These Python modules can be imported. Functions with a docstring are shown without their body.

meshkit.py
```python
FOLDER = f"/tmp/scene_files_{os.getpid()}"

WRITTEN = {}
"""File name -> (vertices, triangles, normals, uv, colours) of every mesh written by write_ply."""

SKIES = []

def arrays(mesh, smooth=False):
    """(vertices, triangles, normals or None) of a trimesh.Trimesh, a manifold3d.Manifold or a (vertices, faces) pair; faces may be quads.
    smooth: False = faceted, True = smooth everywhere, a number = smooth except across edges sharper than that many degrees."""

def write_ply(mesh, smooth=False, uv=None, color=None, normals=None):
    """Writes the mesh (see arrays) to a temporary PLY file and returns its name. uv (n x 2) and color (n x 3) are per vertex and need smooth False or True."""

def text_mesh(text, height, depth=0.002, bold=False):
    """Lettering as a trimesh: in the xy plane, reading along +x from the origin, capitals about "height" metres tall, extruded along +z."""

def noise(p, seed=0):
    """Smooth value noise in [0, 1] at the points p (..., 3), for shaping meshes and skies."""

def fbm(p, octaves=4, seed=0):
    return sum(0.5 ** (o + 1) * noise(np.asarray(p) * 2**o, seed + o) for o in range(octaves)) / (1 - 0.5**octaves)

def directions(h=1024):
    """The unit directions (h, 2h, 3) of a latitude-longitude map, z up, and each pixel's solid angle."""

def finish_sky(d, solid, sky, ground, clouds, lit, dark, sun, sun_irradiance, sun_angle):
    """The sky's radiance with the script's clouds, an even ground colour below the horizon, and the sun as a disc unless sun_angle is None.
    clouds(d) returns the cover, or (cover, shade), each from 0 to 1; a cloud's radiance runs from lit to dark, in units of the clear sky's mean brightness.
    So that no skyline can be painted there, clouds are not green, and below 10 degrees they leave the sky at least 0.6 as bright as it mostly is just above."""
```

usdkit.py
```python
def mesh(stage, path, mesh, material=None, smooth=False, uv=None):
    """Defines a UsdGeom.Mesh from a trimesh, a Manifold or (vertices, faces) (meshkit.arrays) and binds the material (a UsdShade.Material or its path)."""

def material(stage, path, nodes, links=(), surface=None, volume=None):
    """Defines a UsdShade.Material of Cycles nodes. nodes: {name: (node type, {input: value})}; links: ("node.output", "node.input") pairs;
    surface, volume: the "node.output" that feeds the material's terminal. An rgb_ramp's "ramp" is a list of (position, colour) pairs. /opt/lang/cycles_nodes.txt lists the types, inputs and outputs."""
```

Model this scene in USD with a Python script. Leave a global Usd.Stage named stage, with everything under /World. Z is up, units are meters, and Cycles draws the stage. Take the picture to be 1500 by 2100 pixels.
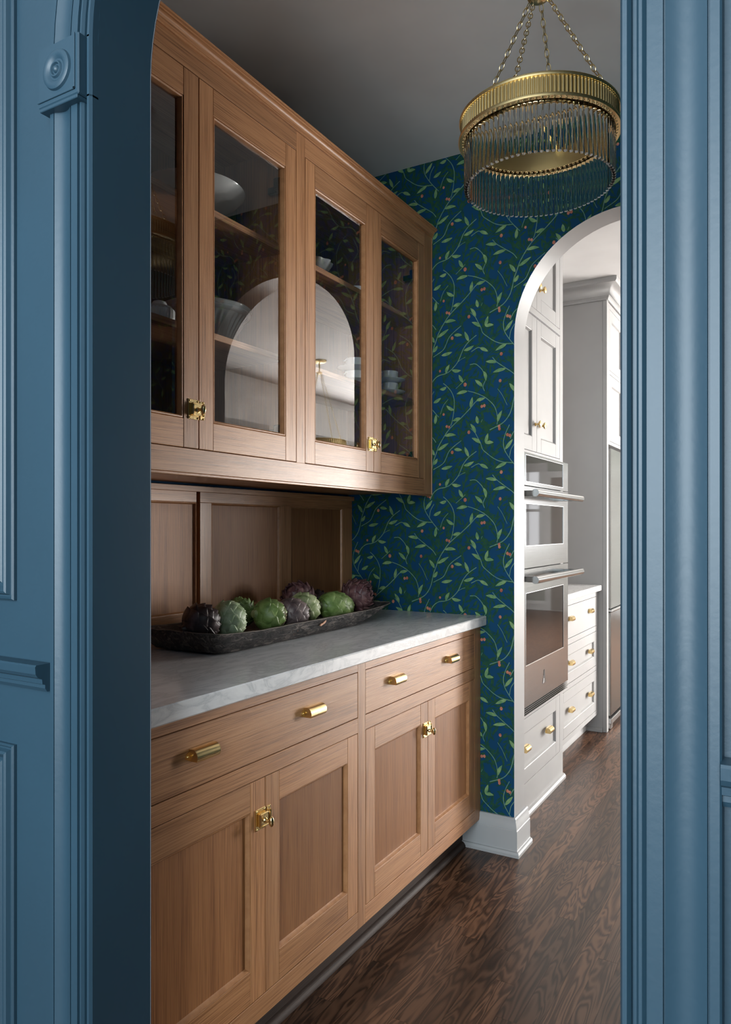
import math, random
import numpy as np, trimesh, usdkit, meshkit
import manifold3d as m3
from shapely.geometry import Polygon, LineString, Point, MultiPolygon, box as sbox
from shapely.ops import unary_union
from shapely import affinity
from pxr import Usd, UsdGeom, UsdLux, Gf, Sdf, Vt, UsdShade

stage = Usd.Stage.CreateInMemory()
UsdGeom.SetStageUpAxis(stage, UsdGeom.Tokens.z)
UsdGeom.SetStageMetersPerUnit(stage, 1.0)
UsdGeom.Xform.Define(stage, '/World')
UsdGeom.Scope.Define(stage, '/World/Looks')
PI = math.pi

# ------------------------------------------------------------------ camera, lights, exposure
CAM_H, YAW, FPX = 1.274, math.radians(30.2), 1530.0
EXPOSURE = 0.36
cam = UsdGeom.Camera.Define(stage, '/World/camera')
cam.CreateHorizontalApertureAttr(36.0); cam.CreateVerticalApertureAttr(50.4)
cam.CreateFocalLengthAttr(36.0 * FPX / 1500)
cam.CreateVerticalApertureOffsetAttr(33.0 / 1500 * 36.0)
cam.CreateClippingRangeAttr(Gf.Vec2f(0.02, 100)); cam.CreateExposureAttr(EXPOSURE)
c_, s_ = math.cos(YAW), math.sin(YAW)
cam.AddTransformOp().Set(Gf.Matrix4d(c_, s_, 0, 0, 0, 0, 1, 0, s_, -c_, 0, 0, 0, 0, CAM_H, 1))

def window_light(name, loc, right, up, w, h, power, color):
    """Daylight entering through a window: a rectangle in the opening, shining along right x up reversed (-Z of the light)."""
    l = UsdLux.RectLight.Define(stage, '/World/' + name)
    l.CreateWidthAttr(w); l.CreateHeightAttr(h); l.CreateIntensityAttr(power); l.CreateColorAttr(Gf.Vec3f(*color))
    r, u = np.array(right, float), np.array(up, float); z = np.cross(r, u)
    l.AddTransformOp().Set(Gf.Matrix4d(*r, 0, *u, 0, *z, 0, *loc, 1))
# kitchen: big window in the right wall and one in the far wall; dining room: windows behind and beside the camera
window_light('daylight_kitchen_side', (2.27, 5.55, 1.62), (0, 1, 0), (0, 0, 1), 1.3, 1.3, 15.0, (1.0, .96, .92))
window_light('daylight_kitchen_doors', (2.27, 7.8, 1.22), (0, 1, 0), (0, 0, 1), 2.2, 2.1, 38.0, (1.0, .96, .92))
window_light('daylight_kitchen_end', (1.8, 11.46, 1.55), (-1, 0, 0), (0, 0, 1), .7, 1.3, 2.0, (.98, .98, 1.0))
window_light('daylight_dining_end', (-.45, -1.76, 1.70), (1, 0, 0), (0, 0, 1), 2.6, 1.9, 11.5, (.84, .94, 1.0))

# ------------------------------------------------------------------ helpers
used = {}
RND = random.Random(77)
def uniq(parent, name):
    k = (str(parent), name); n = used.get(k, 0); used[k] = n + 1
    return f'{parent}/{name}' if n == 0 else f'{parent}/{name}_{n:03d}'

def data(p, **kw):
    for k, v in kw.items():
        if v: p.SetCustomDataByKey(k, v)

class T:
    """A top-level thing: an Xform at its base; parts are given in world coordinates unless the thing is turned."""
    def __init__(s, name, label, cat, loc=(0, 0, 0), rot=None, group=None, kind=None, local=False):
        s.path = uniq('/World', name); s.loc = np.array(loc, float); s.local = local
        x = UsdGeom.Xform.Define(stage, s.path); x.AddTranslateOp().Set(Gf.Vec3d(*map(float, loc)))
        if rot is not None: x.AddRotateXYZOp().Set(Gf.Vec3f(*rot))
        s.prim = x.GetPrim(); data(s.prim, label=label, category=cat, group=group, kind=kind)
    def part(s, name, mesh, mat, parent=None, label=None, smooth=False, kind=None):
        path = uniq(parent or s.path, name)
        v, f = vf(mesh)
        if not s.local: v = v - s.loc
        m = usdkit.mesh(stage, path, (v, f), MAT[mat], smooth=smooth)
        UsdGeom.PrimvarsAPI(m).CreatePrimvar('rnd', Sdf.ValueTypeNames.FloatArray, UsdGeom.Tokens.vertex).Set(Vt.FloatArray.FromNumpy(np.full(len(m.GetPointsAttr().Get()), RND.random(), np.float32)))
        data(m.GetPrim(), label=label, kind=kind)
        return path
    def node(s, name, parent=None, label=None):
        path = uniq(parent or s.path, name); p = UsdGeom.Xform.Define(stage, path).GetPrim(); data(p, label=label); return path

def S(name, label, cat, loc=(0, 0, 0)): return T(name, label, cat, loc, kind='structure')

def vf(mesh):
    if isinstance(mesh, tuple):
        v, f = np.asarray(mesh[0], float), np.asarray(mesh[1], int)
        if f.shape[1] == 4: f = np.vstack([f[:, [0, 1, 2]], f[:, [0, 2, 3]]])
        return v, f
    if hasattr(mesh, 'to_mesh'):
        m = mesh.to_mesh(); return np.array(m.vert_properties[:, :3], float), np.array(m.tri_verts)
    return np.array(mesh.vertices, float), np.array(mesh.faces)

def cat(*ms):
    V, F, n = [], [], 0
    for m in ms:
        v, f = vf(m); V.append(v); F.append(f + n); n += len(v)
    return np.vstack(V), np.vstack(F)

def xf(mesh, M=None, t=(0, 0, 0)):
    v, f = vf(mesh)
    if M is not None: v = v @ np.asarray(M, float).T
    return v + np.asarray(t, float), f

def rotm(ax, deg):
    return trimesh.transformations.rotation_matrix(math.radians(deg), ax)[:3, :3]

def bx(x0, x1, y0, y1, z0, z1, b=.0012):
    x0, x1 = sorted((x0, x1)); y0, y1 = sorted((y0, y1)); z0, z1 = sorted((z0, z1))
    b = min(b, (x1 - x0) * .3, (y1 - y0) * .3, (z1 - z0) * .3)
    if b <= 0:
        m = trimesh.creation.box([x1 - x0, y1 - y0, z1 - z0]); m.apply_translation([(x0 + x1) / 2, (y0 + y1) / 2, (z0 + z1) / 2]); return vf(m)
    P = []
    for X, dx in ((x0, b), (x1, -b)):
        for Y, dy in ((y0, b), (y1, -b)):
            for Z, dz in ((z0, b), (z1, -b)):
                P += [(X + dx, Y + dy, Z), (X + dx, Y, Z + dz), (X, Y + dy, Z + dz)]
    return vf(m3.Manifold.hull_points(np.array(P)))

def tri_poly(pts):
    """Triangulates a simple polygon (ear clipping), keeping its own vertex order; pts (n,2)."""
    import mapbox_earcut as me
    return np.array(me.triangulate_float64(np.asarray(pts, float), np.array([len(pts)]))).reshape(-1, 3)

def sweep(path, prof, O, ex, ey, en, closed=False):
    """Sweeps the open outline prof (u outward to the left of the path, v along en) along a path in the plane (O, ex, ey), mitred."""
    p = np.asarray(path, float); n = len(p); prof = np.asarray(prof, float); k = len(prof)
    d = np.roll(p, -1, 0) - p
    if not closed: d[-1] = d[-2]
    d /= np.linalg.norm(d, axis=1, keepdims=True)
    dp = np.roll(d, 1, 0)
    if not closed: dp[0] = d[0]
    nl = np.stack([-d[:, 1], d[:, 0]], 1); np_ = np.stack([-dp[:, 1], dp[:, 0]], 1)
    m = nl + np_; m /= np.maximum((m * nl).sum(1, keepdims=True), .2)
    q = p[:, None, :] + m[:, None, :] * prof[None, :, :1]
    O, ex, ey, en = (np.asarray(a, float) for a in (O, ex, ey, en))
    v = O + q[..., :1] * ex + q[..., 1:2] * ey + prof[None, :, 1:2] * en
    v = v.reshape(-1, 3); F = []
    for i in range(n if closed else n - 1):
        a, b = i * k, ((i + 1) % n) * k
        for j in range(k - 1): F.append((a + j, a + j + 1, b + j + 1, b + j))
    v, f = vf((v, np.array(F)))
    if not closed:
        t = tri_poly(prof); f = np.vstack([f, t[:, ::-1], t + (n - 1) * k])
    return v, f

def lathe(prof, n=48, closed=False):
    """prof: (r, z) pairs from the bottom up."""
    a = np.arange(n) * 2 * PI / n; k = len(prof); pr = np.asarray(prof, float)
    v = np.stack([pr[:, 0][None] * np.cos(a)[:, None], pr[:, 0][None] * np.sin(a)[:, None], np.repeat(pr[None, :, 1], n, 0)], -1).reshape(-1, 3)
    F = [(i * k + j, ((i + 1) % n) * k + j, ((i + 1) % n) * k + (j + 1) % k, i * k + (j + 1) % k) for i in range(n) for j in range(k if closed else k - 1)]
    return vf((v, np.array(F)))

def tube(pts, r, n=8, caps=True):
    p = np.asarray(pts, float); d = np.gradient(p, axis=0); d /= np.linalg.norm(d, axis=1, keepdims=True)
    up = np.array([0, 0, 1.0]) if abs(d[0][2]) < .9 else np.array([1.0, 0, 0])
    V = []
    for i in range(len(p)):
        a = np.cross(d[i], up); a /= np.linalg.norm(a); b = np.cross(d[i], a)
        rr = r[i] if np.ndim(r) else r
        V.append([p[i] + rr * (math.cos(t) * a + math.sin(t) * b) for t in np.arange(n) * 2 * PI / n])
    V = np.array(V).reshape(-1, 3); F = [(i * n + j, i * n + (j + 1) % n, (i + 1) * n + (j + 1) % n, (i + 1) * n + j) for i in range(len(p) - 1) for j in range(n)]
    v, f = vf((V, np.array(F)))
    if caps:
        m = len(v); v = np.vstack([v, p[0], p[-1]]); L = (len(p) - 1) * n
        f = np.vstack([f, [(m, (j + 1) % n, j) for j in range(n)], [(m + 1, L + j, L + (j + 1) % n) for j in range(n)]])
    return v, f

def extr(poly, h, O, ex, ey, en):
    """Extrudes a shapely polygon (in ex, ey) by h along en from O."""
    ms = [trimesh.creation.extrude_polygon(g, h, engine='earcut') for g in getattr(poly, 'geoms', [poly]) if g.area > 1e-9]
    v, f = cat(*ms); M = np.stack([ex, ey, en], 1)
    return v @ np.asarray(M, float).T + np.asarray(O, float), f

def flat(polys, O, ex, ey):
    V, F, n = [], [], 0
    for P in polys:
        for g in getattr(P, 'geoms', [P]):
            if g.is_empty or g.geom_type != 'Polygon' or g.area < 1e-7: continue
            v, f = trimesh.creation.triangulate_polygon(g, engine='earcut')
            V.append(v); F.append(f + n); n += len(v)
    v = np.vstack(V); return np.asarray(O, float) + v[:, :1] * np.asarray(ex, float) + v[:, 1:2] * np.asarray(ey, float), np.vstack(F)

def arch_poly(xl, xr, spring, z0=-.01, n=40):
    R = (xr - xl) / 2; cx = (xl + xr) / 2
    return [(xl, z0), (xl, spring)] + [(cx - R * math.cos(t), spring + R * math.sin(t)) for t in np.linspace(0, PI, n)[1:-1]] + [(xr, spring), (xr, z0)]

# ------------------------------------------------------------------ materials
MAT = {}
def mat(name, nodes, links=(), surface='p.BSDF'):
    MAT[name] = usdkit.material(stage, '/World/Looks/' + name, nodes, links, surface)
def plain(name, col, rough=.5, metal=0, **kw):
    mat(name, {'p': ('principled_bsdf', dict(base_color=col, roughness=rough, metallic=metal, **kw))})
def srgb(r, g, b):
    return tuple(((x / 255 + .055) / 1.055) ** 2.4 if x > 10 else x / 255 / 12.92 for x in (r, g, b))

def paint(name, col, rough=.4, bump=.15, scale=60, spec=.5):
    """Brushed or rolled wall paint with a slight texture."""
    mat(name, {'g': ('geometry', {}), 'n': ('noise_texture', dict(scale=scale, detail=3.0)), 'b': ('bump', dict(strength=bump, distance=.002)),
               'n2': ('noise_texture', dict(scale=3.0, detail=4.0)), 'r': ('rgb_ramp', dict(ramp=[(.3, [x * .93 for x in col]), (.7, [min(1, x * 1.05) for x in col])])),
               'p': ('principled_bsdf', dict(roughness=rough, specular_ior_level=spec))},
        [('g.position', 'n.vector'), ('g.position', 'n2.vector'), ('n2.fac', 'r.fac'), ('r.color', 'p.base_color'), ('n.fac', 'b.height'), ('b.normal', 'p.normal')])
paint('blue_paint', (.0175, .0475, .0735), .45, .12, 90)
paint('white_paint', (.335, .335, .334), .42, .05)
paint('cream_trim', (.41, .42, .425), .4, .04)
paint('kitchen_wall', (.84, .84, .83), .6, .1)
paint('door_paint', (.15, .135, .12), .5, .1)
paint('sage_wall', (.26, .28, .26), .6, .1)
paint('pantry_ceiling', (.92, .92, .91), .55, .1)
paint('kitchen_ceiling', (.60, .595, .59), .7, .08)
paint('navy_paper', (.0055, .055, .132), .7, .05, 25, .12)

def oak(name, axis, dark, mid, light, fine=430, rough=.42, bump=.25, coat=.22):
    """Oak with fine pores and rays stretched along the given axis; each board is offset and toned by its object's random number."""
    sc = [fine] * 3; sc[axis] = 6.0
    sb = [26.0] * 3; sb[axis] = 1.1
    off = {'o': ('attribute', dict(attribute='rnd')), 'om': ('vector_math', dict(math_type='scale', vector1=(3.7, 9.1, 5.3))), 'va': ('vector_math', dict(math_type='add'))}
    mat(name, {'g': ('geometry', {}), **off,
               'm1': ('mapping', dict(scale=sc)), 'n1': ('noise_texture', dict(scale=1.0, detail=3.0, roughness=.6)),
               'm2': ('mapping', dict(scale=sb)), 'n2': ('noise_texture', dict(scale=1.0, detail=4.0, distortion=.6)),
               'mx': ('mix_float', dict(fac=.30)), 'r': ('rgb_ramp', dict(ramp=[(.34, dark), (.49, mid), (.68, light)])),
               'rm': ('map_range', dict(from_min=0.0, from_max=1.0, to_min=.86, to_max=1.14)), 'hs': ('hsv', {}),
               'b': ('bump', dict(strength=bump, distance=.001)), 'p': ('principled_bsdf', dict(roughness=rough, specular_ior_level=.5, coat_weight=coat, coat_roughness=.28))},
        [('o.fac', 'om.scale'), ('g.position', 'va.vector1'), ('om.vector', 'va.vector2'), ('va.vector', 'm1.vector'), ('va.vector', 'm2.vector'),
         ('m1.vector', 'n1.vector'), ('m2.vector', 'n2.vector'), ('n1.fac', 'mx.a'), ('n2.fac', 'mx.b'), ('mx.result', 'r.fac'),
         ('o.fac', 'rm.value'), ('rm.result', 'hs.value'), ('r.color', 'hs.color'), ('hs.color', 'p.base_color'), ('n1.fac', 'b.height'), ('b.normal', 'p.normal')])
OD, OM, OL = (.22, .088, .028), (.45, .208, .086), (.58, .305, .142)
oak('oak_upright', 2, OD, OM, OL)
oak('oak_level', 1, OD, OM, OL)
oak('oak_across', 0, OD, OM, OL)
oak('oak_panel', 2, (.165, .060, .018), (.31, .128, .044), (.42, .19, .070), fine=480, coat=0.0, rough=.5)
mat('oak_plain', {'g': ('geometry', {}), 'n': ('noise_texture', dict(scale=40.0, detail=3.0)), 'r': ('rgb_ramp', dict(ramp=[(.35, (.38, .17, .068)), (.65, (.47, .225, .095))])), 'p': ('principled_bsdf', dict(roughness=.42))},
    [('g.position', 'n.vector'), ('n.fac', 'r.fac'), ('r.color', 'p.base_color')])
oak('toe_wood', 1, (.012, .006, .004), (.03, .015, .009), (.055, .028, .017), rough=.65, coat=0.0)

# dark stained floor strips with cathedral grain
mat('floor_wood', {'g': ('geometry', {}), 'o': ('attribute', dict(attribute='rnd')), 'om': ('vector_math', dict(math_type='scale', vector1=(13.7, 29.1, 7.3))), 'va': ('vector_math', dict(math_type='add')),
    'm1': ('mapping', dict(scale=(20, 2.6, 1))), 'n1': ('noise_texture', dict(scale=1.0, detail=2.0, roughness=.45, distortion=.7)),
    'mu': ('math', dict(math_type='multiply', value2=62.0)), 'si': ('math', dict(math_type='sine')), 'ab': ('map_range', dict(from_min=-1.0, from_max=1.0, to_min=0.0, to_max=1.0)),
    'm2': ('mapping', dict(scale=(260, 9, 1))), 'n2': ('noise_texture', dict(scale=1.0, detail=3.0)),
    'mx': ('mix_float', dict(fac=.38)), 'r': ('rgb_ramp', dict(ramp=[(.15, (.026, .0108, .0050)), (.42, (.068, .031, .0160)), (.78, (.118, .058, .0315))])),
    'rm': ('map_range', dict(from_min=0.0, from_max=1.0, to_min=.62, to_max=1.38)), 'hs': ('hsv', {}),
    'b': ('bump', dict(strength=.12, distance=.001)), 'p': ('principled_bsdf', dict(roughness=.36, specular_ior_level=.5))},
    [('o.fac', 'om.scale'), ('g.position', 'va.vector1'), ('om.vector', 'va.vector2'), ('va.vector', 'm1.vector'), ('va.vector', 'm2.vector'), ('m1.vector', 'n1.vector'), ('m2.vector', 'n2.vector'),
     ('n1.fac', 'mu.value1'), ('mu.value', 'si.value1'), ('si.value', 'ab.value'), ('ab.result', 'mx.a'), ('n2.fac', 'mx.b'), ('mx.result', 'r.fac'),
     ('o.fac', 'rm.value'), ('rm.result', 'hs.value'), ('r.color', 'hs.color'), ('hs.color', 'p.base_color'), ('mx.result', 'b.height'), ('b.normal', 'p.normal')])

mat('marble', {'g': ('geometry', {}), 'm': ('mapping', dict(scale=(16, 5.0, 16), rotation=(0, 0, .35))), 'n': ('noise_texture', dict(scale=1.0, detail=8.0, roughness=.62, distortion=1.6)),
    'a': ('math', dict(math_type='subtract', value2=.5)), 'b': ('math', dict(math_type='absolute')),
    'r': ('rgb_ramp', dict(ramp=[(0.0, (.62, .63, .635)), (.02, (.70, .705, .71)), (.07, (.80, .80, .80)), (.2, (.86, .86, .855))])),
    'p': ('principled_bsdf', dict(roughness=.22))},
    [('g.position', 'm.vector'), ('m.vector', 'n.vector'), ('n.fac', 'a.value1'), ('a.value', 'b.value1'), ('b.value', 'r.fac'), ('r.color', 'p.base_color')])

plain('brass', (.88, .66, .32), .2, 1)
mat('brushed_brass', {'p': ('principled_bsdf', dict(base_color=(.74, .58, .29), metallic=1.0, roughness=.36))})
plain('aged_brass', (.74, .60, .33), .30, 1)
plain('dark_metal', (.02, .02, .022), .35, .8)
plain('nickel', (.55, .56, .56), .25, 1)
plain('porcelain', (.80, .83, .83), .12)
plain('clear_glass', (1, 1, 1), .02, 0, transmission_weight=1.0, ior=1.45)
plain('rod_glass', (1.0, 1.0, 1.0), .05, 0, transmission_weight=1.0, ior=1.22)
mat('pane_glass', {'t': ('transparent_bsdf', dict(color=(.98, .985, .985))), 'gl': ('glossy_bsdf', dict(roughness=.006, color=(1, 1, 1))), 'f': ('fresnel', dict(IOR=1.52)), 'k': ('math', dict(math_type='multiply', value2=2.3, use_clamp=True)), 'ge': ('geometry', {}), 'iv': ('math', dict(math_type='subtract', value1=1.0)), 'kk': ('math', dict(math_type='multiply')), 'mx': ('mix_closure', {})},
    [('f.fac', 'k.value1'), ('ge.backfacing', 'iv.value2'), ('k.value', 'kk.value1'), ('iv.value', 'kk.value2'), ('kk.value', 'mx.fac'), ('t.BSDF', 'mx.closure1'), ('gl.BSDF', 'mx.closure2')], 'mx.closure')
mat('steel', {'g': ('geometry', {}), 'm': ('mapping', dict(scale=(4, 4, 700))), 'n': ('noise_texture', dict(scale=1.0, detail=2.0)), 'rr': ('map_range', dict(to_min=.14, to_max=.20)),
    'p': ('principled_bsdf', dict(base_color=(.37, .38, .38), metallic=1.0))}, [('g.position', 'm.vector'), ('m.vector', 'n.vector'), ('n.fac', 'rr.value'), ('rr.result', 'p.roughness')])
mat('oven_glass', {'p': ('principled_bsdf', dict(base_color=(.02, .018, .017), roughness=.03, specular_ior_level=.5))})
plain('black_gap', (.012, .011, .010), .6)
plain('logo_black', (.015, .015, .015), .3)
plain('logo_grey', (.22, .22, .22), .35, .6)


def leafy(name, base, tip, edge):
    mat(name, {'g': ('geometry', {}), 'n': ('noise_texture', dict(scale=38.0, detail=4.0)), 'o': ('attribute', dict(attribute='rnd')), 'r': ('rgb_ramp', dict(ramp=[(.32, edge), (.48, base), (.68, tip)])),
               'rm': ('map_range', dict(to_min=.75, to_max=1.25)), 'hs': ('hsv', {}), 'b': ('bump', dict(strength=.3, distance=.001)), 'p': ('principled_bsdf', dict(roughness=.45))},
        [('g.position', 'n.vector'), ('n.fac', 'r.fac'), ('o.fac', 'rm.value'), ('rm.result', 'hs.value'), ('r.color', 'hs.color'), ('hs.color', 'p.base_color'), ('n.fac', 'b.height'), ('b.normal', 'p.normal')])
leafy('artichoke_pale', (.31, .40, .24), (.47, .54, .37), (.19, .27, .12))
leafy('artichoke_green', (.16, .25, .07), (.25, .34, .12), (.09, .15, .035))
leafy('artichoke_yellow', (.28, .34, .16), (.47, .50, .31), (.14, .20, .07))
leafy('artichoke_mauve', (.13, .095, .095), (.22, .17, .16), (.075, .05, .055))
leafy('artichoke_purple', (.13, .06, .065), (.24, .135, .125), (.07, .028, .035))
leafy('artichoke_black', (.026, .014, .016), (.065, .042, .042), (.010, .005, .006))
plain('dry_fibre', (.26, .20, .13), .7)

mat('charred_wood', {'g': ('geometry', {}), 'm': ('mapping', dict(scale=(75, 24, 75))), 'n': ('noise_texture', dict(scale=1.0, detail=4.0, roughness=.6, distortion=1.2)),
    'v': ('noise_texture', dict(scale=22.0, detail=5.0, roughness=.7)), 'r': ('rgb_ramp', dict(ramp=[(.38, (.009, .0085, .009)), (.54, (.045, .039, .036)), (.66, (.17, .145, .13))])),
    'rw': ('rgb_ramp', dict(ramp=[(.66, (0, 0, 0)), (.70, (1, 1, 1))])), 'mx': ('mix', dict(color2=(.17, .075, .042))), 'b': ('bump', dict(strength=.8, distance=.003)), 'p': ('principled_bsdf', dict(roughness=.5))},
    [('g.position', 'm.vector'), ('m.vector', 'n.vector'), ('g.position', 'v.vector'), ('n.fac', 'r.fac'), ('v.fac', 'rw.fac'), ('rw.color', 'mx.fac'), ('r.color', 'mx.color1'), ('mx.color', 'p.base_color'), ('n.fac', 'b.height'), ('b.normal', 'p.normal')])

plain('worn_edge', (.16, .13, .11), .6)
plain('bare_wood', (.50, .24, .13), .6)

def printed(name, a, b):
    mat(name, {'g': ('geometry', {}), 'n': ('noise_texture', dict(scale=55.0, detail=3.0)), 'r': ('rgb_ramp', dict(ramp=[(.35, a), (.65, b)])), 'p': ('principled_bsdf', dict(roughness=.7, specular_ior_level=.12))},
        [('g.position', 'n.vector'), ('n.fac', 'r.fac'), ('r.color', 'p.base_color')])
printed('print_shadow_leaf', (.009, .058, .052), (.022, .084, .036))
printed('print_stem', (.10, .23, .18), (.16, .29, .20))
printed('print_leaf', (.115, .255, .115), (.23, .37, .165))
printed('print_berry', (.36, .11, .075), (.55, .24, .16))

# ------------------------------------------------------------------ main dimensions
YN0, YN1 = .82, .931            # blue wall between dining room and pantry
YF0, YF1 = 2.805, 2.93          # papered wall between pantry and kitchen
NL, NR, NSP = -.9745, -.162, 2.05
FL, FR, FSP = -.962, -.114, 2.02
CEIL, KCEIL = 2.79, 2.815
XW = -1.722                     # pantry left wall
XR = .13                        # pantry right wall
UF, BF = -1.313, -1.101         # fronts of wall cabinet and base cabinet
X_, Y_, Z_ = (1, 0, 0), (0, 1, 0), (0, 0, 1)

# ------------------------------------------------------------------ floor
fl = S('floor', 'dark stained oak strip floor running from pantry into kitchen', 'floor')
fl.part('subfloor', bx(-3.2, 2.6, -1.9, 11.7, -.06, -.004, 0), 'floor_wood')
rng = random.Random(5)
w = .0572
for i in range(-25, 8):
    x0 = i * w; y = 1.02 - rng.random() * .6
    while y < 5.7:
        L = rng.uniform(.45, 1.25); y1 = y + L
        if not (y1 < 1.0):
            a, b = max(y, .9), min(y1, 5.75)
            if b - a > .03: fl.part('plank', bx(x0 + .0002, x0 + w - .0002, a + .0002, b - .0002, -.004, 0, 0), 'floor_wood')
        y = y1

# ------------------------------------------------------------------ walls
def hole_wall(x0, x1, h, xl, xr, sp):
    return Polygon([(x0, 0), (xl, 0)] + arch_poly(xl, xr, sp, 0)[1:-1] + [(xr, 0), (x1, 0), (x1, h), (x0, h)])

# near wall: blue, with archway
wn = S('wall_near', 'blue painted wall with arched opening into the pantry', 'wall')
wn.part('wall_body', extr(hole_wall(-3.2, 2.4, CEIL, NL, NR, NSP), YN1 - YN0, (0, YN1, 0), X_, Z_, (0, -1, 0)), 'blue_paint', smooth=25)
wp = hole_wall(XW, XR, CEIL, NL, NR, NSP)
wn.part('wallpaper', extr(wp, .0014, (0, YN1 + .0014, 0), X_, Z_, (0, -1, 0)), 'white_paint', label='pale paper edge around the pantry side of the arch')
wn.part('wallpaper_face', extr(wp, .0006, (0, YN1 + .002, 0), X_, Z_, (0, -1, 0)), 'navy_paper')

wf = S('wall_far', 'navy leaf-print papered wall with white arched opening to kitchen', 'wall')
farpoly = hole_wall(XW - .1, XR + .1, KCEIL, FL, FR, FSP)
wf.part('wall_body', extr(hole_wall(-3.2, 2.4, KCEIL, FL, FR, FSP), YF1 - YF0 - .0016, (0, YF1, 0), X_, Z_, (0, -1, 0)), 'white_paint', smooth=25, label='white arch reveal and kitchen side of the wall')
paper = hole_wall(XW, XR, CEIL, FL, FR, FSP)
wf.part('wallpaper', extr(paper, .0016, (0, YF0 + .0016, 0), X_, Z_, (0, -1, 0)), 'navy_paper', label='navy blue paper ground')

# the printed vines: one tile of pattern traced in metres on the wall, half-drop repeat
def A(a, b):       # pattern units -> wall metres (x, z)
    return (-1.3075 + (a - 70) * (.3430 / 1145), 2.1245 - (b - 65) * (.465 / 1660))
UT, VT = .3452, .465
stems, leaves, berries = [], [], []
def st(*p, w=.0030): stems.append(([A(*q) for q in p], w))
def lf(b0, t0, w=.0135): leaves.append((A(*b0), A(*t0), w))
st((820, 1255), (700, 1290), (620, 1375), (480, 1510), (400, 1575), (300, 1670), (220, 1780), (150, 1900), (110, 2010), (70, 2120), (45, 2240), (5, 2350), (-84, 2456), (-261, 2540), w=.0036)
st((70, 2240), (210, 2160), (260, 2080), (300, 1990), (370, 1920), (480, 1840))
st((20, 1020), (70, 925), (150, 865), (250, 845), (330, 805), (430, 700), (490, 570), (520, 510), (590, 425), (700, 345), w=.0034)
st((430, 700), (480, 665), (540, 640), w=.0018)
st((630, 570), (700, 532), (740, 525), (770, 550))
st((690, 90), (720, 150), (760, 230), (790, 320), (850, 380), (950, 460), (1060, 510), (1210, 530))
st((620, 10), (690, 90), w=.002)
st((1300, 640), (1210, 530), (1140, 430), (1090, 330), (1080, 220), (1110, 110), (1160, 0))
st((1160, 460), (1180, 350), (1230, 260))
st((930, 690), (980, 755), (1040, 805), (1110, 860), (1210, 940), (1260, 1010))
st((610, 755), (690, 755), (770, 830), (800, 880))
st((825, 1010), (795, 1090), (815, 1150))
st((220, 985), (270, 1030), (340, 1120), (380, 1240), (375, 1400), (350, 1550), (330, 1610))
st((405, 1080), (500, 1000), (540, 960), w=.002)
st((580, 1130), (680, 1165), (770, 1210), (850, 1265), (940, 1360), (980, 1450), (1000, 1570), (990, 1640))
st((175, 1430), (220, 1310), (290, 1225), w=.0022)
st((770, 1590), (785, 1555), w=.002)
st((1000, 1140), (1060, 1230), (1130, 1380), w=.0018)
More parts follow.
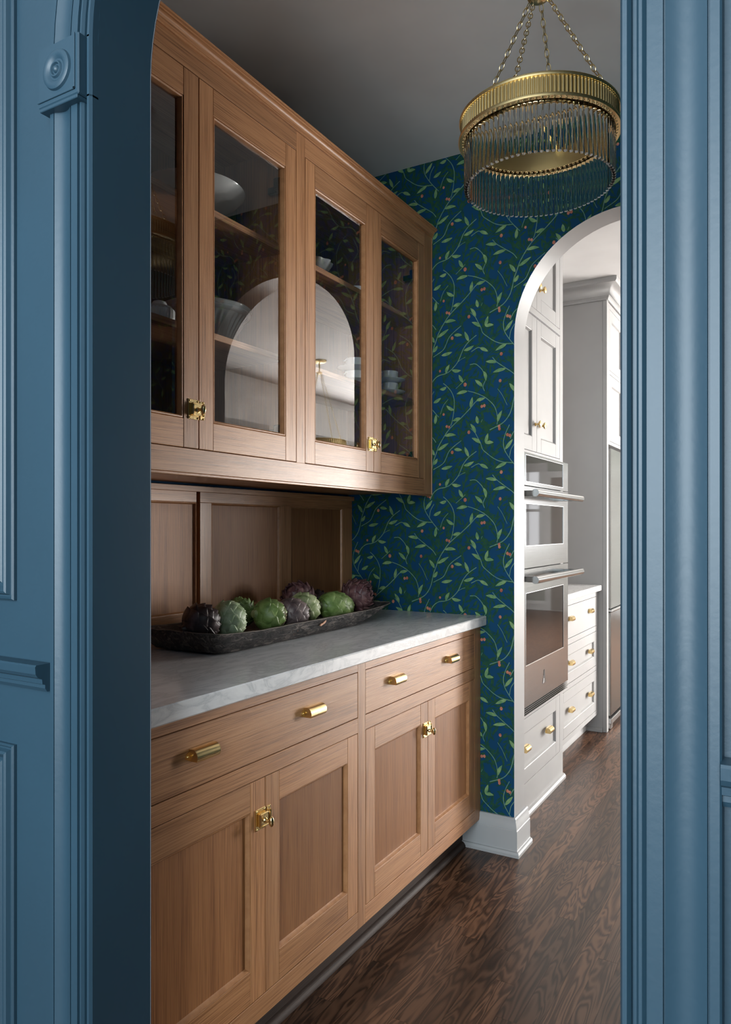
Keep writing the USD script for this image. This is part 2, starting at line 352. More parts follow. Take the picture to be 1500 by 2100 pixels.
for b0, t0 in [((380, 300), (495, 315)), ((190, 575), (355, 540)), ((255, 840), (312, 718)), ((345, 803), (482, 823)), ((520, 542), (667, 488)), ((592, 417), (533, 268)),
               ((750, 530), (868, 597)), ((760, 232), (634, 148)), ((828, 238), (868, 95)), ((830, 238), (944, 232)), ((1125, 522), (968, 600)), ((1100, 340), (1207, 200)),
               ((985, 766), (834, 738)), ((1112, 868), (934, 902)), ((804, 870), (836, 1012)), ((788, 1086), (680, 980)), ((266, 1045), (164, 1066)), ((376, 1390), (266, 1313)),
               ((508, 1000), (448, 882)), ((575, 1132), (414, 1158)), ((1000, 1605), (1062, 1448)), ((700, 1278), (824, 1254)), ((614, 1370), (645, 1222)), ((478, 1514), (358, 1545)),
               ((240, 1756), (406, 1752)), ((134, 1962), (300, 1860)), ((72, 1258), (186, 1193)), ((95, 1572), (112, 1428)), ((692, 1742), (616, 1604)), ((724, 1612), (704, 1498)),
               ((90, 2030), (8, 1908)), ((70, 2170), (132, 2078))]: lf(b0, t0)
for a, b, r in [(595, 65, .0066), (1135, 135, .0062), (1168, 148, .0062), (1020, 10, .006), (352, 340, .0066), (1050, 655, .0066), (540, 1035, .0074), (1035, 1030, .0062),
                (778, 1368, .006), (815, 1362, .006), (225, 1440, .0052), (272, 1618, .0056), (306, 1630, .0056), (170, 800, .005), (1025, 1705, .006)]:
    berries.append((A(a, b), r))
def leaf_poly(b0, t0, w, bend=.12):
    b0, t0 = np.array(b0), np.array(t0); d = t0 - b0; L = np.linalg.norm(d); d /= L; n = np.array([-d[1], d[0]])
    t = np.linspace(0, 1, 11); prof = np.sin(PI * t ** .85) ** .8 * w / 2; mid = b0 + np.outer(t * L, d) + np.outer(np.sin(PI * t) * bend * w, n)
    return Polygon(np.vstack([mid + prof[:, None] * n, (mid - prof[:, None] * n)[::-1]])).buffer(0)
def smooth_line(p, n=5):
    p = np.array(p, float); P = np.vstack([2 * p[0] - p[1], p, 2 * p[-1] - p[-2]]); out = []
    for i in range(1, len(P) - 2):
        for t in np.linspace(0, 1, n, endpoint=False):
            a, b, c, d = P[i - 1:i + 3]; out.append(.5 * ((2 * b) + (c - a) * t + (2 * a - 5 * b + 4 * c - d) * t ** 2 + (3 * b - a - 3 * c + d) * t ** 3))
    return np.array(out + [p[-1]])
stem_tile = [LineString(smooth_line(p)).buffer(w / 2, quad_segs=1) for p, w in stems]
leaf_tile = [leaf_poly(*l, bend=rng.uniform(-.25, .25)) for l in leaves]
berry_tile = [affinity.scale(Point(p).buffer(r, quad_segs=4), .92, 1.1) for p, r in berries]
shadow_tile, shadow_stem = [], []
rs = random.Random(11)
for k in range(120):          # dark under-printed sprigs
    cx, cz = A(70 + 1145 * ((k % 8) + rs.random()) / 8, 1660 * ((k // 8) + rs.random()) / 15); ang = rs.choice([PI / 2, PI / 2, .2, PI * .8, 1.1]) + rs.uniform(-.5, .5)
    for j in range(rs.randint(3, 5)):
        off = (j - 1) * .019; px, pz = cx + off * math.cos(ang), cz + off * math.sin(ang)
        a2 = ang + rs.choice([-1, 1]) * rs.uniform(.15, .75); L = rs.uniform(.026, .042)
        shadow_tile.append(leaf_poly((px, pz), (px + L * math.cos(a2), pz + L * math.sin(a2)), rs.uniform(.006, .0095)))
        if j == 0: shadow_stem.append(LineString([(px, pz), (px + .06 * math.cos(ang), pz + .06 * math.sin(ang))]).buffer(.0011, quad_segs=1))
shadow_tile += shadow_stem
def half_drop(tile, clip, x0, x1, z0, z1, drop_half=True):
    out = []; bxs = clip.bounds
    for g in tile:
        c = g.centroid
        for i in range(-4, 6):
            for j in range(-8, 8):
                dx, dz = i * UT, j * VT - (i * VT / 2)
                if x0 - .2 < c.x + dx < x1 + .2 and z0 - .2 < c.y + dz < z1 + .2:
                    t = affinity.translate(g, dx, dz)
                    if not clip.contains(t): t = t.intersection(clip)
                    if not t.is_empty: out.append(t)
    return [unary_union(out)]
vis = hole_wall(XW, XR, CEIL, FL, FR, FSP).intersection(sbox(XW, .14, XR, CEIL))
for nm, tile, dy, m in (('shadow_leaf_print', shadow_tile, .0003, 'print_shadow_leaf'), ('stem_print', stem_tile, .0006, 'print_stem'), ('leaf_print', leaf_tile, .0009, 'print_leaf'), ('berry_print', berry_tile, .0012, 'print_berry')):
    wf.part(nm, flat(half_drop(tile, vis, XW, XR, 0, CEIL), (0, YF0 - dy, 0), X_, Z_), m, kind='stuff')

wl = S('wall_left', 'plain pantry wall behind the oak cabinets', 'wall')
wl.part('wall_body', bx(XW - .1, XW, YN1 + .002, YF0, 0, CEIL, 0), 'navy_paper')
wr = S('wall_right', 'papered pantry wall opposite the oak cabinets', 'wall')
wr.part('wall_body', bx(XR, XR + .1, YN1 + .002, YF0, 0, CEIL, 0), 'navy_paper')
rp = sbox(YN1, .16, YF0, CEIL)
for nm, tile, dx, m in (('shadow_leaf_print', shadow_tile, .0003, 'print_shadow_leaf'), ('stem_print', stem_tile, .0006, 'print_stem'), ('leaf_print', leaf_tile, .0009, 'print_leaf')):
    tl = [affinity.translate(g, 3.0, 0) for g in tile]
    wr.part(nm, flat(half_drop(tl, rp, YN1, YF0, 0, CEIL), (XR - dx, 0, 0), Y_, Z_), m, kind='stuff')
ce = S('ceiling', 'grey painted pantry ceiling in soft shadow', 'ceiling')
ce.part('ceiling_board', bx(XW - .1, XR + .1, YN1, YF0, CEIL, CEIL + .05, 0), 'pantry_ceiling')

# kitchen and dining shells
def shell_wall(name, label, m, boxes): 
    t = S(name, label, 'wall')
    for b in boxes: t.part('wall_body', bx(*b, 0), m)
    return t
shell_wall('wall_kitchen_left', 'white kitchen wall behind the ovens', 'kitchen_wall', [(-1.78, -1.70, YF1, 11.6, 0, KCEIL)])
def win_wall(name, label, m, u0, u1, h, win, O, eu, en, t=.12):
    P = sbox(u0, 0, u1, h)
    for w4 in win: P = P.difference(sbox(*w4))
    s = S(name, label, 'wall'); s.part('wall_body', extr(P, t, O, eu, Z_, en), m)
win_wall('wall_kitchen_right', 'white kitchen wall with the daylight window', 'kitchen_wall', YF1, 11.6, KCEIL, [(4.9, .97, 6.2, 2.27), (6.7, .17, 8.9, 2.27)], (2.2, 0, 0), Y_, X_)
win_wall('wall_kitchen_far', 'grey-green kitchen end wall with window', 'sage_wall', -1.8, 2.3, KCEIL, [(1.45, .9, 2.15, 2.2)], (0, 11.4, 0), X_, Y_)
shell_wall('wall_dining_right', 'blue dining room wall at the right hand', 'blue_paint', [(2.3, 2.4, -1.8, YN0, 0, CEIL)])
win_wall('wall_dining_back', 'blue dining room wall behind the viewpoint', 'blue_paint', -3.2, 2.4, CEIL, [(-1.75, .75, .85, 2.65)], (0, -1.7, 0), X_, (0, -1, 0))
shell_wall('wall_dining_left', 'blue dining room side wall', 'blue_paint', [(-3.2, -3.1, -1.8, YN0, 0, CEIL)])
for nm, lb, b, m in (('ceiling', 'white kitchen ceiling beyond the arch', (-1.78, 2.4, YF1, 11.6, KCEIL, KCEIL + .05), 'kitchen_ceiling'), ('ceiling', 'white dining room ceiling', (-3.2, 2.5, -1.9, YN0, CEIL, CEIL + .05), 'kitchen_ceiling')):
    t = S(nm, lb, 'ceiling'); t.part('ceiling_board', bx(*b, 0), m)
def window(n, label, u0, u1, z0, z1, O, eu, en, m='cream_trim'):
    t = S(f'window_{n}', label, 'window')
    mk = lambda a, b, c, d, e0, e1: extr(sbox(a, c, b, d), e1 - e0, np.array(O, float) + np.array(en, float) * e0, eu, Z_, en)
    f = .05
    t.part('window_frame', cat(mk(u0, u0 + f, z0, z1, .0, .05), mk(u1 - f, u1, z0, z1, .0, .05), mk(u0 + f, u1 - f, z0, z0 + f, .0, .05), mk(u0 + f, u1 - f, z1 - f, z1, .0, .05)), m)
    for i in (1, 2): t.part('muntin', mk(u0 + (u1 - u0) * i / 3 - .011, u0 + (u1 - u0) * i / 3 + .011, z0 + f, z1 - f, .01, .04), m)
    t.part('meeting_rail', mk(u0 + f, u1 - f, (z0 + z1) / 2 - .02, (z0 + z1) / 2 + .02, .01, .042), m)
    c = .085
    t.part('window_casing', cat(mk(u0 - c, u0, z0 - c, z1 + c, -.02, 0), mk(u1, u1 + c, z0 - c, z1 + c, -.02, 0), mk(u0, u1, z1, z1 + c, -.02, 0), mk(u0, u1, z0 - c, z0, -.02, 0)), m)
window(4, 'tall glazed kitchen doors letting in daylight', 6.7, 8.9, .17, 2.27, (2.2, 0, 0), Y_, X_)
window(1, 'white kitchen window letting in daylight', 4.9, 6.2, .97, 2.27, (2.2, 0, 0), Y_, X_)
window(2, 'white window in the kitchen end wall', 1.45, 2.15, .9, 2.2, (0, 11.4, 0), X_, Y_)
window(3, 'wide dining room window behind the viewpoint', -1.75, .85, .75, 2.65, (0, -1.7, 0), X_, (0, -1, 0), 'blue_paint')

t = S('door_1', 'dark taupe panelled door in the kitchen end wall', 'door')
t.part('door_leaf', bx(.50, 1.30, 11.36, 11.398, .01, 2.05, .002), 'door_paint')
for a in (.60, .94):
    for b, c in ((.2, .9), (1.05, 1.9)): t.part('door_panel', bx(a, a + .26, 11.352, 11.36, b, c, .003), 'door_paint')
t.part('door_casing', cat(bx(.40, .50, 11.375, 11.399, 0, 2.15, .002), bx(1.30, 1.40, 11.375, 11.399, 0, 2.15, .002), bx(.50, 1.30, 11.375, 11.399, 2.05, 2.15, .002)), 'cream_trim')
t.part('door_knob', xf(trimesh.creation.icosphere(2, .028), None, (1.24, 11.33, .98)), 'brass', smooth=True)

# ------------------------------------------------------------------ blue trim
CAS = [(0, 0), (0, .011), (.003, .016), (.008, .016), (.0115, .011), (.0125, .006), (.0170, .006), (.018, .013), (.021, .0175), (.0245, .0175), (.0275, .014), (.0285, .0125), (.0300, .0125), (.0305, .018), (.0465, .018), (.047, .0145), (.0485, .0145), (.049, .018)] \
    + [(.049 + .042 * t, .018 - .0065 * math.sin(PI * t)) for t in np.linspace(0, 1, 11)[1:]] + [(.0915, .0145), (.093, .0145), (.0935, .018), (.103, .018), (.105, .016), (.106, 0)]
CAS = [(u * .92, v) for u, v in CAS]
def casing(n, label, path):
    t = S(f'trim_{n}', label, 'door casing')
    return t, t.part('casing_molding', sweep(path, CAS, (0, YN0, 0), X_, Z_, (0, -1, 0)), 'blue_paint', smooth=22)
BZ0, BZ1 = 1.962, 2.060
casing(1, 'blue moulded upright casing left of the archway, below its rosette block', [(NL, .0), (NL, BZ0 + .003)])
casing(2, 'blue moulded upright casing right of the archway', [(NR, BZ0 + .003), (NR, .0)])
R_ = (NR - NL) / 2; cxn = (NL + NR) / 2
arcpath = [(NL, BZ1 - .003)] + [(cxn - R_ * math.cos(a), NSP + R_ * math.sin(a)) for a in np.linspace(.04, PI - .04, 48)] + [(NR, BZ1 - .003)]
casing(3, 'blue curved casing following the archway above the rosette blocks', arcpath)
def rosette_block(n, label, xa, xb):
    t = S(f'trim_{n}', label, 'corner block'); y1 = YN0 - .030
    t.part('block_body', cat(bx(xa, xb, y1, YN0, BZ0, BZ1, .002), bx(xa + .003, xb - .003, y1 - .0, YN0, BZ0 - .006, BZ0, .001), bx(xb - .011, xb - .007, y1 - .0022, y1, BZ0 + .008, BZ1, .0008), bx(xa, xb - .007, y1 - .0022, y1, BZ0 + .008, BZ0 + .012, .0008)), 'blue_paint')
    bead = CAS[:6] + [(CAS[5][0], 0)]
    t.part('edge_bead', sweep([(NL, BZ0), (NL, BZ1)] if n == 4 else [(NR, BZ1), (NR, BZ0)], bead, (0, YN0, 0), X_, Z_, (0, -1, 0)), 'blue_paint', smooth=22)
    pr = [(.000, .0070), (.003, .0066), (.0052, .0045), (.0062, .002), (.0085, .002), (.0100, .0052), (.0122, .0052), (.0140, .0020), (.0170, .0018), (.0200, .0042), (.0235, .0058), (.0275, .0058), (.031, .004), (.0325, 0)]
    m = lathe(pr, 56); cx, cz = (xa + xb) / 2 - .001, (BZ0 + BZ1) / 2 + .002
    t.part('rosette', xf(m, [[1, 0, 0], [0, 0, -1], [0, 1, 0]], (cx, y1, cz)), 'blue_paint', smooth=40)
rosette_block(4, 'square blue rosette block on the left casing', -1.083, -.985)
rosette_block(5, 'square blue rosette block on the right casing', NR + .0165, NR + .1145)
RAIL = [(0, 0), (.008, 0), (.012, .006), (.012, .012), (.017, .014), (.018, .022), (.026, .026), (.030, .032), (.031, .044), (.029, .047), (0, .047)]
def rail(n, label, x0, x1):
    t = S(f'trim_{n}', label, 'chair rail'); z0 = 1.0
    v, f = sweep([(x0, 0), (x1, 0)], [(-a, b) for a, b in RAIL], (0, YN0, z0), X_, Y_, Z_)
    t.part('rail_molding', (v, f), 'blue_paint', smooth=20)
rail(6, 'blue chair rail left of the archway', -3.1, -1.090)
rail(7, 'blue chair rail right of the archway', -.0655, 2.3)
PM = [(0, 0), (.0, .006), (.003, .009), (.006, .006), (.009, .006), (.012, .013), (.016, .015), (.02, .013), (.024, .009), (.030, .008), (.036, .012), (.040, .012), (.044, .006), (.046, 0)]
def panel_frame(n, label, x0, x1, z0, z1):
    t = S(f'trim_{n}', label, 'panel molding')
    t.part('panel_molding', sweep([(x0, z0), (x1, z0), (x1, z1), (x0, z1)], PM, (0, YN0, 0), X_, Z_, (0, -1, 0), closed=True), 'blue_paint', smooth=22)
panel_frame(8, 'blue applied panel moulding above the left chair rail', -2.6, -1.182, 1.148, 2.62)
panel_frame(9, 'blue applied panel moulding below the left chair rail', -2.6, -1.182, .26, .896)
panel_frame(10, 'blue applied panel moulding above the right chair rail', .06, 1.8, 1.148, 2.62)
panel_frame(11, 'blue applied panel moulding below the right chair rail', .06, 1.8, .26, .896)

# ------------------------------------------------------------------ baseboards (white)
BB = [(0, 0), (.028, 0), (.0285, .012), (.025, .020), (.019, .022), (.018, .024), (.018, .098), (.0155, .101), (.0155, .104), (.013, .120), (.010, .130), (.0095, .140), (.006, .145), (0, .146)]
t = S('baseboard_far', 'tall white moulded baseboard under the navy wallpaper, turning into the arch', 'baseboard')
t.part('baseboard_molding', sweep([(FL, YF1 + .02), (FL, YF0), (-1.20, YF0)], [(a, b) for a, b in BB], (0, 0, 0), X_, Y_, Z_), 'cream_trim', smooth=25)
t.part('baseboard_return', sweep([(XR, YF0), (FR, YF0), (FR, YF1)], BB, (0, 0, 0), X_, Y_, Z_), 'cream_trim', smooth=25)
t = S('baseboard_right', 'white baseboard along the pantry wall opposite the cabinets', 'baseboard')
t.part('baseboard_molding', sweep([(XR, YN1), (XR, YF0)], BB, (0, 0, 0), X_, Y_, Z_), 'cream_trim', smooth=25)
t = S('baseboard_kitchen', 'white baseboard on the kitchen end wall', 'baseboard')
t.part('baseboard_molding', sweep([(2.2, 11.4), (-1.7, 11.4)], BB, (0, 0, 0), X_, Y_, Z_), 'cream_trim', smooth=25)

# ------------------------------------------------------------------ hardware shared by the cabinets
def latch(t, y, z, xf0, parent=None):
    """Brass cupboard latch: slide box with oval turn knob on one door, catch on the other. y is the meeting line of the doors."""
    n = t.node('latch', label='polished brass cupboard latch with oval turn knob')
    t.part('latch_plate', cat(bx(xf0, xf0 + .0025, y - .040, y - .002, z - .025, z + .025, .0008)), 'brass', n)
    t.part('latch_box', cat(bx(xf0 + .0025, xf0 + .013, y - .033, y - .003, z - .016, z + .016, .002), bx(xf0 + .012, xf0 + .0145, y - .036, y - .003, z + .012, z + .016, .0008), bx(xf0 + .012, xf0 + .0145, y - .036, y - .003, z - .016, z - .012, .0008)), 'brass', n)
    t.part('catch_plate', cat(bx(xf0, xf0 + .0025, y + .002, y + .018, z - .023, z + .023, .0008), bx(xf0 + .002, xf0 + .011, y + .004, y + .010, z - .014, z + .014, .0015), tube([(xf0 + .009, y + .008, z - .016), (xf0 + .009, y + .008, z + .016)], .0032, 10)), 'brass', n)
    sp = trimesh.creation.icosphere(3, 1.0); v, f = vf(sp); v = v * np.array([.0065, .0065, .0125]) + np.array([xf0 + .031, y - .017, z - .002])
    t.part('turn_knob', cat((v, f), tube([(xf0 + .012, y - .017, z - .002), (xf0 + .018, y - .017, z - .002), (xf0 + .027, y - .017, z - .002)], [.0075, .0038, .0042], 14)), 'brass', n, smooth=40)
    sc = [xf(trimesh.creation.icosphere(1, .0028), None, (xf0 + .0025, yy, z + dz)) for yy in (y - .036, y - .007, y + .013) for dz in (-.021, .021)]
    t.part('screw', cat(*sc), 'brass', n, smooth=True)

def cup_pull(t, y, z, x0, w=.072, label='polished brass bin pull', sc=1.0, mt='brass'):
    n = t.node('pull', label=label)
    a = np.linspace(math.radians(100), math.radians(-32), 12); R = .0165 * sc
    for_prof = [(.008 * sc + R * math.cos(q), R * math.sin(q)) for q in a]
    prof = [(0.0, R * .98)] + [(max(.001, p), q) for p, q in for_prof]
    inner = [(max(.0, p - .0016), q - .0014) for p, q in prof[::-1]]
    outline = np.array(prof + inner)
    tri = tri_poly(outline); k = len(outline)
    V = np.vstack([np.stack([x0 + outline[:, 0], np.full(k, yy), z + outline[:, 1]], 1) for yy in (y - w / 2, y + w / 2)])
    F = np.vstack([tri, tri[:, ::-1] + k] + [[(i, (i + 1) % k, k + (i + 1) % k), (i, k + (i + 1) % k, k + i)] for i in range(k)])
    t.part('pull_cup', (V, F), mt, n, smooth=35)
    endp = np.array([(0, R * .98)] + [(max(0, p), q) for p, q in for_prof] + [(0.0, -R * .55)])
    for yy in (y - w / 2, y + w / 2):
        tr = tri_poly(endp); kk = len(endp)
        V = np.vstack([np.stack([x0 + endp[:, 0], np.full(kk, yy + d), z + endp[:, 1]], 1) for d in (-.0009, .0009)])
        F = np.vstack([tr, tr[:, ::-1] + kk] + [[(i, (i + 1) % kk, kk + (i + 1) % kk), (i, kk + (i + 1) % kk, kk + i)] for i in range(kk)])
        t.part('pull_end', (V, F), mt, n)
    for sg in (-1, 1):
        yc = y + sg * (w / 2 + .007 * sc)
        m = m3.Manifold.hull_points(np.array([(x0 + dx, yc - sg * .009 * sc, z + q) for dx in (0, .002) for q in (R * .75, -R * .6)] + [(x0 + dx, yc + .006 * sc * math.cos(u), z + .001 + .006 * sc * math.sin(u)) for dx in (0, .002) for u in np.arange(8) * PI / 4]))
        t.part('pull_ear', cat(m, xf(trimesh.creation.icosphere(2, .0028 * sc), None, (x0 + .002, yc, z + .001))), mt, n)

# ------------------------------------------------------------------ oak base cabinet
def wood_door(t, y0, y1, z0, z1, xf0, th=.02, stile=.0545, railt=.07, railb=.076, panel='oak_panel', glass=False, rec=.010):
    d = t.node('door')
    xb = xf0 - th
    t.part('door_stile', bx(xb, xf0, y0, y0 + stile, z0, z1), 'oak_upright', d)
    t.part('door_stile', bx(xb, xf0, y1 - stile, y1, z0, z1), 'oak_upright', d)
    t.part('door_rail', bx(xb, xf0 - .0002, y0 + stile, y1 - stile, z1 - railt, z1), 'oak_level', d)
    t.part('door_rail', bx(xb, xf0 - .0002, y0 + stile, y1 - stile, z0, z0 + railb), 'oak_level', d)
    a, b, c, e = y0 + stile, y1 - stile, z0 + railb, z1 - railt
    if glass:
        bead = [(0, -.016), (0, -.0035), (.002, -.0012), (.0045, -.0008), (.0068, -.0022), (.008, -.005), (.008, -.016)]
        t.part('glazing_bead', sweep([(a, c), (b, c), (b, e), (a, e)], bead, (xf0, 0, 0), Y_, Z_, X_, closed=True), 'oak_plain', d, smooth=30)
        t.part('glass_pane', bx(xf0 - .0155, xf0 - .0125, a + .004, b - .004, c + .004, e - .004, 0), 'pane_glass', d, label='clear glass pane')
    else:
        st_ = [(0, -rec - .004), (0, -.0008), (.002, -.0012), (.0055, -rec * .72), (.0085, -rec), (.0085, -rec - .004)]
        t.part('panel_molding', sweep([(a, c), (b, c), (b, e), (a, e)], st_, (xf0, 0, 0), Y_, Z_, X_, closed=True), 'oak_plain', d, smooth=20)
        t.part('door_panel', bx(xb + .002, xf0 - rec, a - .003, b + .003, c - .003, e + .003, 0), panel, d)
    return d

t = T('base_cabinet', 'oak base cabinet with two drawers and four panelled doors under the marble', 'cabinet', (-1.4, 1.88, 0))
yL, yR = YN1 + .004, YF0 - .0015
t.part('carcass', cat(bx(XW + .005, BF - .022, yL, yL + .018, .10, .888, 0), bx(XW + .005, BF - .022, yR - .018, yR, .10, .888, 0), bx(XW + .005, BF - .022, yL + .018, yR - .018, .116, .134, 0), bx(XW + .005, XW + .012, yL + .018, yR - .018, .134, .888, 0)), 'oak_level')
B = lambda y0, y1, z0, z1: bx(BF - .022, BF, y0, y1, z0, z1, .0006)
for y0, y1 in ((yL, .985), (1.8490, 1.8915), (2.743, yR)): t.part('stile', B(y0, y1, .115, .888), 'oak_upright')
for y0, y1 in ((.985, 1.8490), (1.8915, 2.743)):
    for z0, z1 in ((.859, .888), (.683, .726), (.115, .166)): t.part('rail', B(y0, y1, z0, z1), 'oak_level')
g = .0018
for y0, y1, pulls in ((.985, 1.849, (1.199, 1.616)), (1.8915, 2.743, (2.081, 2.507))):
    d = t.node('drawer')
    t.part('drawer_front', bx(BF - .022, BF - .0004, y0 + g, y1 - g, .726 + g, .859 - g, .0008), 'oak_level', d)
for y in (1.199, 1.616, 2.081, 2.507): cup_pull(t, y - .004, .797, BF, .070)
for y0, y1 in ((.985, 1.417), (1.417, 1.849), (1.8915, 2.3175), (2.3175, 2.743)):
    wood_door(t, y0 + (g if y0 in (.985, 1.8915) else .0009), y1 - (g if y1 in (1.849, 2.743) else .0009), .166 + g, .683 - g, BF)
for y in (1.417, 2.3175): latch(t, y, .588, BF)
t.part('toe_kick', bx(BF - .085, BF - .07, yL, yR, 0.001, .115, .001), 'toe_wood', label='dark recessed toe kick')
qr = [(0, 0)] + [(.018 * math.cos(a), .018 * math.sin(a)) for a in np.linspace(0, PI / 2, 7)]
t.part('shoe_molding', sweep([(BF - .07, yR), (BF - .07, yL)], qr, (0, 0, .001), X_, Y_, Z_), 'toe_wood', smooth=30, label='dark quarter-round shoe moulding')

t = T('countertop', 'white marble countertop with soft grey veins on the oak base cabinet', 'countertop', (-1.4, 1.88, .888))
t.part('slab', bx(XW + .004, -1.0745, yL, yR, .888, .9255, .003), 'marble')

# ------------------------------------------------------------------ oak backsplash panelling
t = T('backsplash', 'oak panelled backsplash between marble counter and glass-fronted cabinet', 'wall panelling', (-1.71, 1.88, .926))
XB = -1.700
Pn = lambda y0, y1, z0, z1, d=0: bx(XW + .003, XB - d, y0, y1, z0, z1, .001)
t.part('rail', Pn(yL, 1.8255, 1.358, 1.411), 'oak_level'); t.part('rail', Pn(1.8415, yR, 1.358, 1.411), 'oak_level')
t.part('rail', Pn(yL, 1.8255, .926, 1.000), 'oak_level'); t.part('rail', Pn(1.8415, yR, .926, 1.000), 'oak_level')
for y0, y1 in ((yL, 1.005), (1.385, 1.455), (1.8415, 1.897), (2.2775, 2.349), (2.7265, yR)): t.part('stile', Pn(y0, y1, 1.000, 1.358), 'oak_upright')
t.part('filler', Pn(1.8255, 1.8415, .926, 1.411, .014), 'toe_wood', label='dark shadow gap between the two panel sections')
for y0, y1 in ((1.005, 1.385), (1.455, 1.8255), (1.897, 2.2775), (2.349, 2.7265)):
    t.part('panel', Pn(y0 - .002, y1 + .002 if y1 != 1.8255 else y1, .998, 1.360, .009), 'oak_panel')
    t.part('panel_molding', sweep([(y0, 1.0), (y1, 1.0), (y1, 1.358), (y0, 1.358)], [(0, -.010), (0, -.0005), (.003, -.0015), (.006, -.0065), (.0075, -.010)], (XB, 0, 0), Y_, Z_, X_, closed=True), 'oak_plain', smooth=20)
t.part('top_strip', bx(XB, XB + .012, yL, yR, 1.392, 1.4105, .001), 'oak_level')

# ------------------------------------------------------------------ oak wall cabinet with glass doors
t = T('wall_cabinet', 'oak wall cabinet with four glass doors and crown moulding above the counter', 'cabinet', (-1.5, 1.88, 1.412))
U = lambda y0, y1, z0, z1: bx(UF - .022, UF, y0, y1, z0, z1, .0006)
for y0, y1 in ((yL, .985), (1.8420, 1.8860), (2.7300, yR)): t.part('stile', U(y0, y1, 1.412 if y0 < 1.8 or y0 > 2.6 else 1.472, 2.474), 'oak_upright')
t.part('rail', U(.985, 2.730, 1.412, 1.472), 'oak_level')
for y0, y1 in ((.985, 1.842), (1.886, 2.730)): t.part('rail', U(y0, y1, 2.4145, 2.474), 'oak_level')
t.part('corner_bead', tube([(UF - .001, yR - .003, 1.412), (UF - .001, yR - .003, 1.9), (UF - .001, yR - .003, 2.472)], .0032, 8), 'oak_upright')
xi = UF - .022
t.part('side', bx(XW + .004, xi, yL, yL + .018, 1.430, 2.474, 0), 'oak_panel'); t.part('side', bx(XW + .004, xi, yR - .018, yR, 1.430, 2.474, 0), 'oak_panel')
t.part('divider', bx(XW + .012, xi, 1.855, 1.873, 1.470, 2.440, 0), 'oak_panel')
t.part('bottom', bx(XW + .004, xi, yL + .018, yR - .018, 1.452, 1.470, 0), 'oak_level'); t.part('top', bx(XW + .004, xi, yL + .018, yR - .018, 2.440, 2.458, 0), 'oak_level')
t.part('underside', bx(XW + .004, xi, yL, yR, 1.420, 1.430, 0), 'oak_level')
t.part('back', bx(XW + .004, XW + .012, yL + .018, yR - .018, 1.470, 2.440, 0), 'oak_panel')
for y0, y1 in ((yL + .019, 1.8545), (1.8735, yR - .019)):
    for z in (1.803, 2.137): t.part('shelf', bx(XW + .013, -1.372, y0, y1, z - .018, z, .0008), 'oak_level')
for y0, y1 in ((.985, 1.4182), (1.4182, 1.842), (1.886, 2.3145), (2.3145, 2.730)):
    wood_door(t, y0 + (g if y0 in (.985, 1.886) else .0009), y1 - (g if y1 in (1.842, 2.730) else .0009), 1.472 + g, 2.4145 - g, UF, stile=.0530, railt=.0700, railb=.0715, glass=True)
for y in (1.4182, 2.3145): latch(t, y, 1.571, UF)
for y, z in ((1.838, 2.305), (1.838, 1.565), (2.742, 2.300), (2.742, 1.565), (.998, 2.305), (.998, 1.565)):
    sg = 1 if y < 1.2 else -1
    t.part('hinge', cat(bx(xi - .075, xi - .008, y, y + sg * .014, z - .010, z + .010, .002), bx(xi - .030, xi - .001, y, y + sg * .045, z - .018, z + .018, .003), tube([(xi - .004, y + sg * .03, z), (xi - .016, y + sg * .03, z)], .016, 16)), 'dark_metal', label='dark metal cup hinge')
CR = [(0, 0), (.004, 0), (.0045, .005), (.007, .006), (.0075, .010)] + [(.0075 + .010 * (1 - math.cos(a)), .010 + .012 * math.sin(a)) for a in np.linspace(0, PI / 2, 6)] + [(.0195, .0225), (.0200, .0255), (.024, .0265), (.0245, .032), (.022, .0335), (-.03, .0335), (-.03, 0)]
t.part('crown_molding', sweep([(UF, yR), (UF, yL)], [(u, v) for u, v in CR], (0, 0, 2.472), X_, Y_, Z_), 'oak_level', smooth=25)
t.part('light_rail_strip', bx(UF - .018, UF - .003, yL, yR, 1.405, 1.4118, .001), 'oak_level')

# ------------------------------------------------------------------ crockery behind the glass
def ribbed(prof, n, amp, k, z0=None, z1=None):
    v, f = lathe(prof, n); r = np.hypot(v[:, 0], v[:, 1]); a = np.arctan2(v[:, 1], v[:, 0])
    wgt = np.ones(len(v)) if z0 is None else ((v[:, 2] > z0) & (v[:, 2] < z1)).astype(float)
    s = 1 + wgt * amp * np.cos(k * a); v[:, 0] *= s; v[:, 1] *= s
    return v, f
SH1, SH2, FLZ = 1.8031, 2.1371, 1.4701
t = T('cake_stand', 'large white footed cake stand on the top shelf behind the left glass doors', 'cake stand', (-1.535, 1.635, SH2))
pl = lathe([(0, .070), (.05, .071), (.09, .076), (.125, .092), (.147, .114), (.150, .120), (.147, .121), (.122, .099), (.085, .083), (.04, .078), (0, .077)], 64)
t.part('plate', xf(pl, None, t.loc), 'porcelain', smooth=40)
t.part('foot', xf(lathe([(0, .0), (.062, .0), (.064, .004), (.050, .012), (.034, .026), (.031, .040), (.034, .055), (.045, .066), (.055, .0715), (0, .0725)], 48), None, t.loc), 'porcelain', smooth=40)
t = T('bowl', 'large pale grey-green fluted bowl with banded rim on the middle shelf', 'bowl', (-1.535, 1.690, SH1))
t.part('body', xf(ribbed([(0, 0), (.070, 0), (.074, .004), (.078, .02), (.090, .05), (.108, .080), (.122, .098), (.126, .101)] + [(.120, .100), (.10, .078), (.082, .05), (.07, .02), (0, .012)], 192, .022, 40, .008, .094), None, t.loc), 'porcelain', smooth=50)
